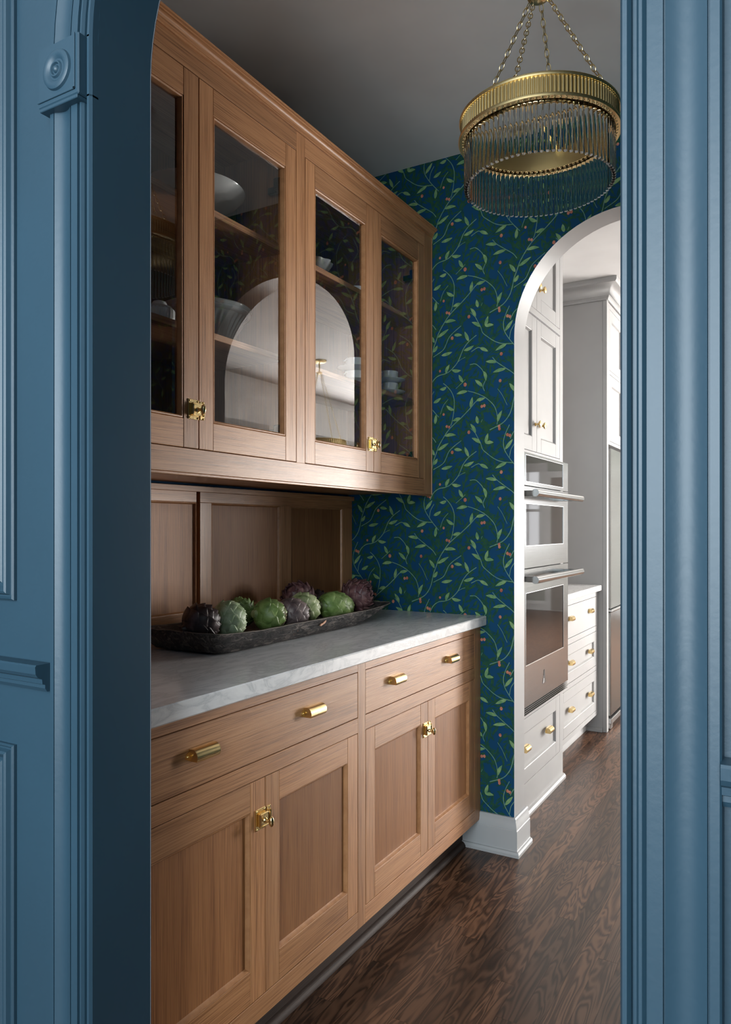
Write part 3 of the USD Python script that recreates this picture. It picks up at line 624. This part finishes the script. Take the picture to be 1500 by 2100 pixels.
t.part('rim', xf(lathe([(.122, .098), (.130, .101), (.1335, .107), (.131, .112), (.1345, .116), (.1355, .121), (.1325, .124), (.128, .122), (.120, .100)], 80), None, t.loc), 'porcelain', smooth=40)
t = T('butter_dish', 'small white ribbed lidded dish at the front of the middle shelf', 'lidded dish', (-1.415, 1.383, SH1))
t.part('dish', xf(ribbed([(0, 0), (.034, 0), (.038, .006), (.038, .026), (.035, .030), (0, .030)], 120, .03, 24, .001, .028), None, t.loc), 'porcelain', smooth=50)
t.part('lid', xf(lathe([(.036, .030), (.030, .036), (.022, .038), (.020, .042), (.017, .048), (.008, .052), (0, .053)], 40), None, t.loc), 'porcelain', smooth=40)
t = T('bowl', 'hobnail pressed glass bowl at the bottom of the left glass door', 'bowl', (-1.45, 1.37, FLZ))
gb = lathe([(0, 0), (.040, 0), (.055, .012), (.068, .05), (.075, .092), (.077, .097), (.073, .098), (.066, .05), (.05, .016), (0, .008)], 64)
t.part('body', xf(gb, None, t.loc), 'clear_glass', smooth=50)
hb = []
for q in range(5):
    r = [.058, .0635, .068, .0715, .0745][q]; z = .022 + q * .0155
    for j in range(26):
        a = (j + .5 * (q % 2)) * 2 * PI / 26; hb.append(xf(trimesh.creation.icosphere(1, .0052), None, (r * math.cos(a), r * math.sin(a), z)))
t.part('hobnails', xf(cat(*hb), None, t.loc), 'clear_glass', smooth=True, kind='stuff')
t = T('bowl', 'small white scalloped bowl on the top shelf behind the third glass door', 'bowl', (-1.475, 2.165, SH2))
t.part('body', xf(ribbed([(0, 0), (.032, 0), (.034, .006), (.030, .012), (.05, .030), (.066, .055), (.070, .064), (.067, .065), (.045, .03), (.02, .018), (0, .016)], 96, .05, 9, .03, .08), None, t.loc), 'porcelain', smooth=50)
t = T('bowl', 'tiny pale bowl on the top shelf beside the right-hand middle stile', 'bowl', (-1.455, 2.435, SH2))
t.part('body', xf(lathe([(0, 0), (.022, 0), (.024, .004), (.040, .026), (.046, .044), (.044, .045), (.036, .026), (.018, .008), (0, .007)], 48), None, t.loc), 'porcelain', smooth=50)
def cup(loc, label, ang):
    t = T('teacup', label, 'teacup', loc, group=None)
    t.part('body', xf(lathe([(0, 0), (.024, 0), (.0245, .003), (.032, .010), (.0365, .024), (.038, .042), (.0365, .0425), (.034, .024), (.028, .011), (0, .006)], 40), None, loc), 'porcelain', smooth=50)
    a = np.linspace(-.5 * PI, .5 * PI, 9); p = np.stack([.036 + .014 * np.cos(a), 0 * a, .024 + .012 * np.sin(a)], 1)
    t.part('handle', xf(tube(p, .0028, 8), rotm((0, 0, 1), ang), loc), 'porcelain', smooth=60)
def saucer(loc, label):
    t = T('saucer', label, 'saucer', loc)
    t.part('body', xf(lathe([(0, 0), (.028, 0), (.030, .003), (.05, .008), (.066, .0135), (.067, .015), (.05, .0105), (.028, .0045), (0, .004)], 48), None, loc), 'porcelain', smooth=50)
for (x, y), wh in (((-1.42, 2.362), 'behind the third glass door'), ((-1.42, 2.625), 'behind the fourth glass door')):
    z = SH1
    for k, nm in ((0, 'lower'), (1, 'upper')):
        saucer((x, y, z), f'white saucer under the {nm} cup of the stack {wh}'); z += .0046
        cup((x, y, z), f'{nm} white teacup of the stack {wh}', 250); z += .0428
def tumbler(loc, label, grp):
    t = T('tumbler', label, 'glass', loc, group=grp)
    t.part('body', xf(lathe([(0, 0), (.024, 0), (.027, .003), (.031, .05), (.033, .092), (.0318, .0922), (.0298, .05), (.025, .010), (0, .009)], 40), None, loc), 'clear_glass', smooth=50)
for x, y, lb in ((-1.43, 2.225, 'small clear tumbler, leftmost of the front row behind the third glass door'), (-1.435, 2.300, 'small clear tumbler in the middle of the front row behind the third glass door'),
                 (-1.43, 2.372, 'small clear tumbler, rightmost of the front row behind the third glass door'), (-1.52, 2.262, 'small clear tumbler standing behind the front row of tumblers')):
    tumbler((x, y, FLZ), lb, 'clear tumblers behind the third glass door')

# ------------------------------------------------------------------ wooden trough with artichokes
rngA = np.random.default_rng(3)
TX0, TX1, TY0, TY1, TZ = -1.655, -1.333, 1.497, 2.500, .9257
def loop(x0, x1, y0, y1, z, dip=0, n=26):
    r = .035; pts = []
    per = Polygon([(x0, y0), (x1, y0), (x1, y1), (x0, y1)]).buffer(-r).buffer(r, quad_segs=5).exterior
    for k in range(120):
        q = per.interpolate(k / 120, normalized=True); e = max(0, (abs((q.y - (TY0 + TY1) / 2) / ((TY1 - TY0) / 2)) - .55) / .45)
        pts.append((q.x, q.y, z + dip * e ** 2))
    return np.array(pts)
rows = [loop(-1.58, -1.385, 1.60, 2.24, TZ), loop(-1.612, -1.362, 1.545, 2.30, TZ + .004, .004), loop(-1.64, -1.345, 1.515, 2.40, TZ + .028, .012), loop(TX0, TX1, TY0, TY1, TZ + .055, .012),
        loop(TX0 + .012, TX1 - .012, TY0 + .012, TY1 - .016, TZ + .056, .011), loop(-1.615, -1.372, 1.54, 2.40, TZ + .030, .010), loop(-1.58, -1.395, 1.60, 2.26, TZ + .013)]
V = np.vstack(rows); n = 120
V += (meshkit.fbm(V * 30, 3, 4)[:, None] - .5) * np.where(np.arange(len(V))[:, None] < n, [.006, .006, 0], [.007, .007, .006])
F = [(i * n + j, i * n + (j + 1) % n, (i + 1) * n + (j + 1) % n, (i + 1) * n + j) for i in range(6) for j in range(n)]
v, f = vf((V, np.array(F)))
cb = np.array([V[:n].mean(0), V[6 * n:].mean(0)]); m0 = len(v); v = np.vstack([v, cb])
f = np.vstack([f, [(m0, (j + 1) % n, j) for j in range(n)], [(m0 + 1, 6 * n + j, 6 * n + (j + 1) % n) for j in range(n)]])
v[:, 2] = np.maximum(v[:, 2], TZ)
t = T('dough_trough', 'long blackened hand-hewn wooden trough full of artichokes on the marble', 'wooden trough', (-1.49, 2.0, TZ))
t.part('trough_body', (v, f), 'charred_wood', smooth=30)
rim = V[3 * n:4 * n] + [0, 0, .0005]
t.part('worn_rim', tube(np.vstack([rim, rim[:1]]), .0011, 5, caps=False), 'worn_edge', smooth=True, label='pale worn edge of the rim')
t.part('bare_patch', extr(Polygon([(2.005, .960), (2.012, .965), (2.022, .966), (2.030, .971), (2.041, .974), (2.038, .967), (2.030, .963), (2.018, .960), (2.010, .957)]), .004, (-1.3395, 0, 0), Y_, Z_, X_), 'bare_wood', label='small chip of bare orange wood')

def bract(a, el, R, L, wd, lift, curl):
    """One scale of an artichoke: a pointed, cupped leaf with thickness, lying on an egg of radii R at polar position el."""
    rows, cols = 6, 5; top, bot = [], []
    for i in range(rows):
        t_ = i / (rows - 1); ww = wd * (math.sin(PI * (.16 + .84 * t_) ** 1.25) ** .55 if t_ < 1 else 0.12) * .5
        e = el + t_ * L
        for j in range(cols):
            s = (j / (cols - 1) - .5) * 2
            aa = a + s * ww / max(.35, math.sin(min(e, 2.6)))
            q = np.array([math.sin(e) * math.cos(aa), math.sin(e) * math.sin(aa), -math.cos(e)])
            h = 1 + lift * (.35 + .65 * t_) + curl * t_ ** 3 - .05 * s * s + (.03 * (1 - abs(s)) * t_)
            top.append(q * R * h); bot.append(q * R * (h - .045))
    V = np.array(top + bot); N = rows * cols; F = []
    for i in range(rows - 1):
        for j in range(cols - 1):
            q = (i * cols + j, i * cols + j + 1, (i + 1) * cols + j + 1, (i + 1) * cols + j); F += [q, tuple(N + k for k in q[::-1])]
    edge = [j for j in range(cols)] + [i * cols + cols - 1 for i in range(1, rows)] + [(rows - 1) * cols + j for j in range(cols - 2, -1, -1)] + [i * cols for i in range(rows - 2, 0, -1)]
    for k in range(len(edge)):
        p, q = edge[k], edge[(k + 1) % len(edge)]; F.append((q, p, N + p, N + q))
    return vf((V, np.array(F)))
def artichoke(label, loc, R, axis, m, nb=42, curl=.06, lift=.06, seed=0, fibre=False, Lk=1.0):
    rr = random.Random(seed); t = T('artichoke', label, 'artichoke', loc)
    ax = np.array(axis, float); ax /= np.linalg.norm(ax); M = trimesh.geometry.align_vectors([0, 0, 1], ax)[:3, :3] @ rotm((0, 0, 1), rr.uniform(0, 360))
    R = np.array(R, float)
    core = trimesh.creation.icosphere(3, 1.0); v, f = vf(core); v = v * R * .97
    t.part('heart', xf((v, f), M, loc), m, smooth=True)
    t.part('stem', xf(tube([(0, 0, -R[2] * .85), (0, 0, -R[2] * 1.02), (0, 0, -R[2] * 1.14)], [R[0] * .30, R[0] * .24, R[0] * .25], 14), M, loc), 'artichoke_yellow' if m != 'artichoke_black' else m, smooth=40)
    ga = PI * (3 - math.sqrt(5))
    for k in range(nb):
        u = (k + .5) / nb; el = .42 + 2.05 * u ** .92; sz = .95 - .35 * u
        b = bract(k * ga + rr.uniform(-.1, .1), el, R, (.72 * Lk) * (1.05 - .45 * u), 1.18 * sz + .12, lift * .95 + .03 * rr.random() + .05 * (1 - u), .9 * curl * rr.uniform(.2, 1.7))
        t.part('bract', xf(b, M, loc), m, smooth=60)
    if fibre:
        fb = []
        for k in range(60):
            a = rr.uniform(0, 2 * PI); e = rr.uniform(.55, 1.15); p = []
            for q in range(5):
                ee = e - q * .11; aa = a + q * rr.uniform(-.18, .18); h = 1.08 + .1 * math.sin(q * .8)
                p.append(np.array([math.sin(ee) * math.cos(aa), math.sin(ee) * math.sin(aa), math.cos(ee)]) * R * h)
            fb.append(tube(p, .0009, 4))
        t.part('dry_fibres', xf(cat(*fb), M, loc), 'dry_fibre', kind='stuff', label='dry straw-coloured fibrous tip')
artichoke('almost black artichoke at the near end of the trough', (-1.428, 1.548, 1.012), (.049, .049, .050), (.35, .75, .25), 'artichoke_black', curl=.07, lift=.05, seed=1, nb=46)
artichoke('round pale green artichoke beside the almost black one', (-1.418, 1.654, 1.010), (.052, .052, .050), (.55, .5, .05), 'artichoke_pale', curl=.02, lift=.04, seed=2)
artichoke('mid green artichoke half hidden behind the round pale one', (-1.525, 1.835, 1.005), (.041, .041, .046), (.1, .2, 1), 'artichoke_green', curl=.12, lift=.09, seed=3)
artichoke('green artichoke with dry fibrous tip, fourth along the trough front', (-1.425, 1.850, 1.006), (.045, .045, .05), (.35, .95, -.1), 'artichoke_green', curl=.08, lift=.06, seed=4, fibre=True)
artichoke('greyish mauve artichoke at the middle of the trough front', (-1.412, 1.955, 1.000), (.046, .046, .054), (.55, .8, -.12), 'artichoke_mauve', curl=.02, lift=.05, seed=5)
artichoke('purple artichoke perched highest at the back of the trough', (-1.555, 2.195, 1.018), (.056, .056, .056), (-.2, -.6, .65), 'artichoke_purple', curl=.10, lift=.08, seed=6)
artichoke('yellow-green artichoke with pale ribs, right of the greyish mauve one', (-1.446, 2.068, 1.005), (.048, .048, .054), (.5, .9, -.15), 'artichoke_yellow', curl=.05, lift=.06, seed=7)
artichoke('largest artichoke, long and bright green, lying with its tip away', (-1.425, 2.235, .998), (.048, .048, .078), (.22, 1, -.12), 'artichoke_green', curl=.01, lift=.03, seed=8, nb=60, Lk=.85)
artichoke('round purple artichoke beside the tip of the largest green one', (-1.452, 2.425, 1.012), (.054, .054, .056), (.7, .15, .3), 'artichoke_purple', curl=.12, lift=.09, seed=9, nb=50)
artichoke('brownish purple artichoke at the far end of the trough', (-1.518, 2.535, 1.012), (.052, .052, .056), (.3, .8, .5), 'artichoke_purple', curl=.14, lift=.09, seed=10, nb=50)
artichoke('dark purple artichoke mostly hidden behind the largest green one', (-1.565, 2.325, .992), (.042, .042, .046), (0, .3, 1), 'artichoke_black', curl=.1, lift=.06, seed=11)

# ------------------------------------------------------------------ pendant lamps
def torus_link(L, W, r, n=16, m=6):
    a = np.arange(n) * 2 * PI / n; p = np.stack([W * np.cos(a), 0 * a, L * np.sin(a)], 1); V = []
    for i in range(n):
        d = p[(i + 1) % n] - p[i - 1]; d /= np.linalg.norm(d); o = np.array([0, 1.0, 0]); q = np.cross(d, o)
        V.append([p[i] + r * (math.cos(u) * o + math.sin(u) * q) for u in np.arange(m) * 2 * PI / m])
    V = np.array(V).reshape(-1, 3); F = [(i * m + j, i * m + (j + 1) % m, ((i + 1) % n) * m + (j + 1) % m, ((i + 1) % n) * m + j) for i in range(n) for j in range(m)]
    return vf((V, np.array(F)))
def pendant(name, label, cx, cy, ceil, ztop, R, zrod, nrod, zhub, band=.052):
    t = T(name, label, 'pendant lamp', (cx, cy, zrod)); o = (cx, cy, 0)
    zb = ztop - band
    t.part('canopy', xf(lathe([(0, ceil - .028), (.02, ceil - .028), (.045, ceil - .022), (.064, ceil - .012), (.066, ceil - .0005), (0, ceil - .0005)], 40), None, o), 'aged_brass', smooth=35)
    t.part('stem', xf(tube([(0, 0, ceil - .028), (0, 0, (ceil + zhub) / 2), (0, 0, zhub + .01)], .006, 12), None, o), 'aged_brass', smooth=40)
    t.part('hub', xf(lathe([(0, zhub - .012), (.012, zhub - .012), (.026, zhub - .006), (.029, zhub), (.026, zhub + .008), (.012, zhub + .016), (0, zhub + .018)], 32), None, o), 'aged_brass', smooth=35)
    nr = 2 * nrod - 40
    prof = [(R - .004, zb), (R, zb), (R, ztop), (R - .004, ztop)]
    t.part('band', xf(lathe(prof, 96, closed=True), None, o), 'brushed_brass', smooth=30, label='brass band of fine vertical reeds')
    rd = []
    for k in range(nr):
        a = k * 2 * PI / nr; rd.append(xf(lathe([(0, zb + .006), (.0031, zb + .006), (.0031, ztop - .006), (0, ztop - .006)], 7), None, (R * math.cos(a), R * math.sin(a), 0)))
    t.part('reeds', xf(cat(*rd), None, o), 'brushed_brass', smooth=40, kind='stuff')
    rim = lambda z, rr: xf(lathe([(R - .006, z - .004), (rr - .002, z - .004), (rr, z - .001), (rr, z + .002), (rr - .002, z + .004), (R - .006, z + .004)], 96, closed=True), None, o)
    t.part('rim', rim(ztop - .001, R + .007), 'brushed_brass', smooth=30); t.part('rim', rim(zb + .001, R + .009), 'brushed_brass', smooth=30)
    t.part('drum', xf(lathe([(R - .028, zb - .003), (R - .0265, zb - .003), (R - .0265, ztop - .003), (R - .028, ztop - .003)], 96, closed=True), None, o), 'brushed_brass', smooth=30, label='inner brass drum')
    t.part('top_ring', xf(lathe([(R - .0265, ztop - .006), (R - .004, ztop - .006), (R - .004, ztop - .003), (R - .0265, ztop - .003)], 96, closed=True), None, o), 'brushed_brass', smooth=30)
    Rr = R - .011; bd = []
    for k in range(nrod):
        a = (k + .5) * 2 * PI / nrod; p = (cx + Rr * math.cos(a), cy + Rr * math.sin(a), 0)
        t.part('glass_rod', xf(lathe([(0, zrod), (.0042, zrod), (.0056, zrod + .0016), (.0056, zb + .006), (.0045, zb + .008), (0, zb + .008)], 12), None, p), 'rod_glass', smooth=35)
        bd.append(xf(trimesh.creation.icosphere(1, .0046), None, (p[0] - .0095 * math.cos(a), p[1] - .0095 * math.sin(a), zb - .001)))
        bd.append(xf(trimesh.creation.icosphere(1, .0030), None, (p[0] + .0085 * math.cos(a), p[1] + .0085 * math.sin(a), zb - .002)))
    t.part('bead_trim', cat(*bd), 'brass', smooth=True, kind='stuff', label='brass beads that hold the rods')
    for q in range(4):
        a = q * PI / 2; p0 = np.array([cx + .022 * math.cos(a), cy + .022 * math.sin(a), zhub - .006]); p1 = np.array([cx + (R - .012) * math.cos(a), cy + (R - .012) * math.sin(a), ztop + .004])
        d = p1 - p0; L = np.linalg.norm(d); d /= L; pitch = .0172; nl = int(round(L / pitch)); ch = t.node('chain')
        Ma = trimesh.geometry.align_vectors([0, 0, 1], d)[:3, :3]; lk = torus_link(L / nl * .60 + .0006, .0056, .0013)
        for k in range(nl):
            t.part('chain_link', xf(lk, Ma @ rotm((0, 0, 1), 90 * (k % 2) + 35), p0 + d * L * (k + .5) / nl), 'aged_brass', ch, smooth=50)
    for q in range(3):
        a = q * 2 * PI / 3 + .5; p = (cx + .07 * math.cos(a), cy + .07 * math.sin(a), 0)
        t.part('socket', xf(lathe([(0, ztop - .006), (.016, ztop - .006), (.016, ztop + .012), (0, ztop + .012)], 16), None, p), 'aged_brass', smooth=40)
    cross = [bx(cx - R + .012, cx + R - .012, cy - .004, cy + .004, ztop - .003, ztop + .001, .0005), bx(cx - .004, cx + .004, cy - R + .012, cy + R - .012, ztop - .003, ztop + .001, .0005)]
    t.part('cross_bar', cat(*cross), 'aged_brass')
pendant('pendant_lamp', 'round brass pendant with hanging glass rods under the pantry ceiling', -.58, 1.88, CEIL, 2.325, .195, 2.150, 84, 2.640)
pendant('pendant_lamp', 'brass kitchen pendant seen only as a reflection in the glass doors', 1.17, 5.72, KCEIL, 2.075, .245, 1.90, 60, 2.700)

# ------------------------------------------------------------------ kitchen: oven tower
KO = -1.045
def shaker(t, y0, y1, z0, z1, xf0, name='door', stile=.072, th=.02, rec=.012, m='white_paint'):
    d = t.node(name); xb = xf0 - th
    t.part('stile', bx(xb, xf0, y0, y0 + stile, z0, z1), m, d); t.part('stile', bx(xb, xf0, y1 - stile, y1, z0, z1), m, d)
    t.part('rail', bx(xb, xf0, y0 + stile, y1 - stile, z0, z0 + stile), m, d); t.part('rail', bx(xb, xf0, y0 + stile, y1 - stile, z1 - stile, z1), m, d)
    a, b, c, e = y0 + stile, y1 - stile, z0 + stile, z1 - stile
    t.part('bead', sweep([(a, c), (b, c), (b, e), (a, e)], [(0, -rec), (0, -.001), (.003, -.0025), (.007, -rec * .8), (.009, -rec)], (xf0, 0, 0), Y_, Z_, X_, closed=True), m, d, smooth=20)
    t.part('panel', bx(xb + .002, xf0 - rec, a - .002, b + .002, c - .002, e + .002, 0), m, d)
def knob(t, x, y, z):
    pr = [(0, 0), (.008, 0), (.0085, .002), (.0045, .006), (.0042, .014), (.012, .019), (.0155, .023), (.015, .028), (.008, .031), (0, .0315)]
    t.part('knob', xf(lathe(pr, 24), [[0, 0, 1], [0, 1, 0], [-1, 0, 0]], (x, y, z)), 'brass', smooth=35, label='polished brass knob')
t = T('oven_cabinet', 'tall white kitchen cabinet holding the double oven', 'cabinet', (-1.35, 3.37, 0))
y0c, y1c = 2.945, 3.800
t.part('side', bx(-1.69, KO - .02, y0c, y0c + .02, .0, 2.80, 0), 'white_paint'); t.part('side', bx(-1.69, KO - .02, y1c - .02, y1c, .0, 2.80, 0), 'white_paint')
t.part('top', bx(-1.69, KO - .02, y0c + .02, y1c - .02, 2.76, 2.78, 0), 'white_paint')
K = lambda a, b, c, d: bx(KO - .02, KO, a, b, c, d, .0006)
t.part('stile', K(y0c, 2.985, .1465, 2.80), 'white_paint'); t.part('stile', K(3.743, y1c, .1465, 2.80), 'white_paint')
for z0, z1 in ((2.742, 2.80), (2.239, 2.275), (1.598, 1.621), (.436, .470)): t.part('rail', K(2.985, 3.743, z0, z1), 'white_paint')
for a, b in ((2.985, 3.361), (3.361, 3.743)):
    e0, e1 = (.002, .0008) if a == 2.985 else (.0008, .002)
    shaker(t, a + e0, b - e1, 1.6225, 2.2375, KO, stile=.066); shaker(t, a + e0, b - e1, 2.2765, 2.7405, KO, stile=.066)
for y in (3.361 - .035, 3.361 + .035): knob(t, KO, y + .012, 1.748); knob(t, KO, y + .012, 2.378)
shaker(t, 2.987, 3.741, .148, .434, KO, name='drawer', stile=.064)
cup_pull(t, 3.535, .305, KO, .060, 'polished brass cup pull', 1.0); cup_pull(t, 3.18, .305, KO, .060, 'polished brass cup pull', 1.0)
t.part('plinth', bx(KO - .02, KO, y0c, y1c, 0.002, .146, .001), 'white_paint')
t.part('shoe_molding', sweep([(KO, y1c), (KO, y0c)], [(0, 0), (.016, 0), (.016, .012), (.010, .022), (0, .026)], (0, 0, .001), X_, Y_, Z_), 'white_paint', smooth=30)
t.part('bead_strip', bx(KO, KO + .004, 2.985, 3.743, 2.241, 2.246, .001), 'white_paint')

OX = -1.003
t = T('wall_oven', 'stainless double wall oven with two bar handles in the white tower', 'oven', (-1.2, 3.36, .475))
oy0, oy1 = 2.982, 3.740
t.part('body', bx(-1.60, OX - .034, oy0 + .012, oy1 - .012, .478, 1.592, 0), 'black_gap')
def ovenpanel(name, z0, z1, gl=None):
    n = t.node(name)
    if gl:
        a, b, c, e = gl; P = sbox(oy0, z0, oy1, z1).difference(sbox(a, c, b, e))
        t.part('steel_face', extr(P, .034, (OX - .034, 0, 0), Y_, Z_, X_), 'steel', n)
        t.part('glass_window', bx(OX - .030, OX - .0012, a + .0004, b - .0004, c + .0004, e - .0004, 0), 'oven_glass', n, label='dark reflective glass')
        t.part('window_trim', sweep([(a, c), (b, c), (b, e), (a, e)], [(-.003, 0), (-.003, .0012), (.0, .0012), (.0006, 0)], (OX, 0, 0), Y_, Z_, X_, closed=True), 'nickel', n)
    else: t.part('steel_face', bx(OX - .034, OX, oy0, oy1, z0, z1, .001), 'steel', n)
    return n
ovenpanel('control_panel', 1.4565, 1.5965, (3.073, 3.650, 1.4735, 1.5845))
d1 = ovenpanel('door', 1.1035, 1.4520, (3.073, 3.652, 1.1995, 1.3770))
d2 = ovenpanel('door', .5130, 1.0985, (3.073, 3.656, .6900, .9955))
for z, d in ((1.419, d1), (1.0605, d2)):
    hx = -.935
    t.part('handle', cat(tube([(hx, oy0 + .006, z), (hx, 3.36, z), (hx, oy1 - .008, z)], .0155, 24)), 'steel', d, smooth=40, label='brushed steel bar handle')
    t.part('handle_mount', cat(bx(OX - .001, hx, oy0 + .050, oy0 + .074, z - .012, z + .012, .002), bx(OX - .001, hx, oy1 - .074, oy1 - .050, z - .012, z + .012, .002)), 'steel', d)
vt = t.node('vent')
t.part('vent_back', bx(OX - .034, OX - .022, oy0, oy1, .4755, .5120, 0), 'black_gap', vt)
for k in range(4): t.part('louvre', bx(OX - .030, OX - .002, oy0, oy1, .4762 + k * .0088, .4790 + k * .0088, .0005), 'steel', vt)
t.part('emblem', extr(Polygon([(3.329, .594), (3.334, .628), (3.340, .632), (3.346, .628), (3.352, .594)]), .0016, (OX, 0, 0), Y_, Z_, X_), 'logo_black', d2, label='black emblem')
t.part('emblem', extr(unary_union([Polygon([(3.312, .572), (3.329, .606), (3.341, .600), (3.339, .573)])]), .0012, (OX, 0, 0), Y_, Z_, X_), 'logo_grey', d2, label='grey slanted half of the emblem')
t.part('emblem', extr(Polygon([(3.339, .572), (3.341, .598), (3.352, .594), (3.361, .571)]), .0016, (OX, 0, 0), Y_, Z_, X_), 'logo_black', d2)

# ------------------------------------------------------------------ kitchen drawers, tall panel, fridge
KB = -1.093; yp = 4.77
t = T('drawer_cabinet', 'white kitchen cabinet of three drawers beyond the oven', 'cabinet', (-1.4, 4.29, 0))
t.part('carcass', bx(-1.69, KB - .022, y1c + .002, yp - .001, .11, .884, 0), 'white_paint')
Kb = lambda a, b, c, d: bx(KB - .022, KB, a, b, c, d, .0006)
t.part('stile', Kb(y1c + .002, 3.935, .11, .884), 'white_paint'); t.part('stile', Kb(4.738, yp - .001, .11, .884), 'white_paint')
for z0, z1 in ((.850, .884), (.635, .667), (.392, .420), (.11, .140)): t.part('rail', Kb(3.935, 4.738, z0, z1), 'white_paint')
n = t.node('drawer'); t.part('drawer_front', bx(KB - .022, KB - .0004, 3.937, 4.736, .669, .848, .0008), 'white_paint', n)
shaker(t, 3.937, 4.736, .422, .633, KB, name='drawer', stile=.056); shaker(t, 3.937, 4.736, .142, .390, KB, name='drawer', stile=.056)
for z in (.774, .53, .272):
    for y in (4.12, 4.565): cup_pull(t, y, z, KB, .056, 'polished brass cup pull', .95)
t.part('plinth', bx(-1.19, -1.175, y1c, yp - .001, .002, .11, .001), 'white_paint')
t.part('shoe_molding', sweep([(-1.175, yp - .001), (-1.175, y1c)], [(0, 0), (.015, 0), (.015, .014), (.008, .05), (0, .056)], (0, 0, .001), X_, Y_, Z_), 'white_paint', smooth=30)
t = T('countertop', 'short white marble countertop on the kitchen drawers', 'countertop', (-1.4, 4.29, .885))
t.part('slab', bx(-1.69, -1.066, y1c + .002, yp - .001, .885, .919, .003), 'marble')
t = T('wall_outlet', 'small brown outlet on the side of the oven tower above the kitchen counter', 'outlet', (-1.15, y1c, 1.0))
t.part('outlet_plate', bx(-1.115, -1.075, y1c, y1c + .006, .965, 1.035, .001), 'dark_metal')
t = T('tall_panel', 'tall white panel beside the fridge with crown moulding', 'cabinet panel', (-1.35, yp, 0))
t.part('panel_face', bx(-1.69, -1.062, yp, yp + .04, .001, 2.76, .0006), 'white_paint'); t.part('stile', bx(-1.061, -1.036, yp - .003, yp + .04, .001, 2.76, .0006), 'white_paint')
t.part('shoe_molding', sweep([(-1.062, yp), (-1.175, yp)], [(0, 0), (.014, 0), (.013, .014), (.006, .024), (0, .026)], (0, 0, .001), X_, Y_, Z_), 'white_paint', smooth=30)
KCR = [(0, 0), (.008, 0), (.010, .010), (.014, .014), (.014, .020), (.020, .024)] + [(.020 + .045 * (1 - math.cos(a)), .024 + .066 * math.sin(a)) for a in np.linspace(0, PI / 2, 8)] + [(.068, .093), (.072, .098), (.074, .108), (.074, .120), (0, .120)]
fy1 = 5.72
t.part('crown_molding', sweep([(-1.036, fy1), (-1.036, yp - .003), (-1.69, yp - .003)], KCR, (0, 0, 2.694), X_, Y_, Z_), 'white_paint', smooth=25)
t = T('fridge_cabinet', 'white cabinet over the fridge beyond the tall panel', 'cabinet', (-1.35, 5.25, 1.82))
t.part('carcass', bx(-1.69, -1.058, yp + .041, fy1, 1.80, 2.69, 0), 'white_paint')
t.part('face_frame', cat(bx(-1.058, -1.036, yp + .041, yp + .075, 1.80, 2.69, .0006), bx(-1.058, -1.036, yp + .075, fy1, 1.80, 1.822, .0006), bx(-1.058, -1.036, yp + .075, fy1, 2.655, 2.69, .0006), bx(-1.058, -1.036, yp + .075, fy1, 2.245, 2.268, .0006)), 'white_paint')
for z0, z1 in ((1.824, 2.243), (2.270, 2.653)):
    shaker(t, yp + .077, 5.26, z0, z1, -1.036, stile=.06); shaker(t, 5.263, fy1 - .002, z0, z1, -1.036, stile=.06)
t = T('refrigerator', 'stainless steel fridge at the right of the tall panel', 'refrigerator', (-1.35, 5.25, 0))
t.part('body', bx(-1.68, -1.085, yp + .060, fy1, .06, 1.785, 0), 'black_gap')
t.part('door', bx(-1.085, -1.030, yp + .078, fy1, .762, 1.780, .004), 'steel'); t.part('freezer_drawer', bx(-1.085, -1.030, yp + .078, fy1, .085, .742, .004), 'steel')
t.part('trim_strip', bx(-1.082, -1.024, yp + .076, fy1, .745, .759, .001), 'nickel')
t.part('foot_grille', cat(bx(-1.085, -1.020, yp + .060, fy1, .040, .075, .003), bx(-1.070, -1.030, yp + .080, yp + .14, .001, .040, .004)), 'nickel')
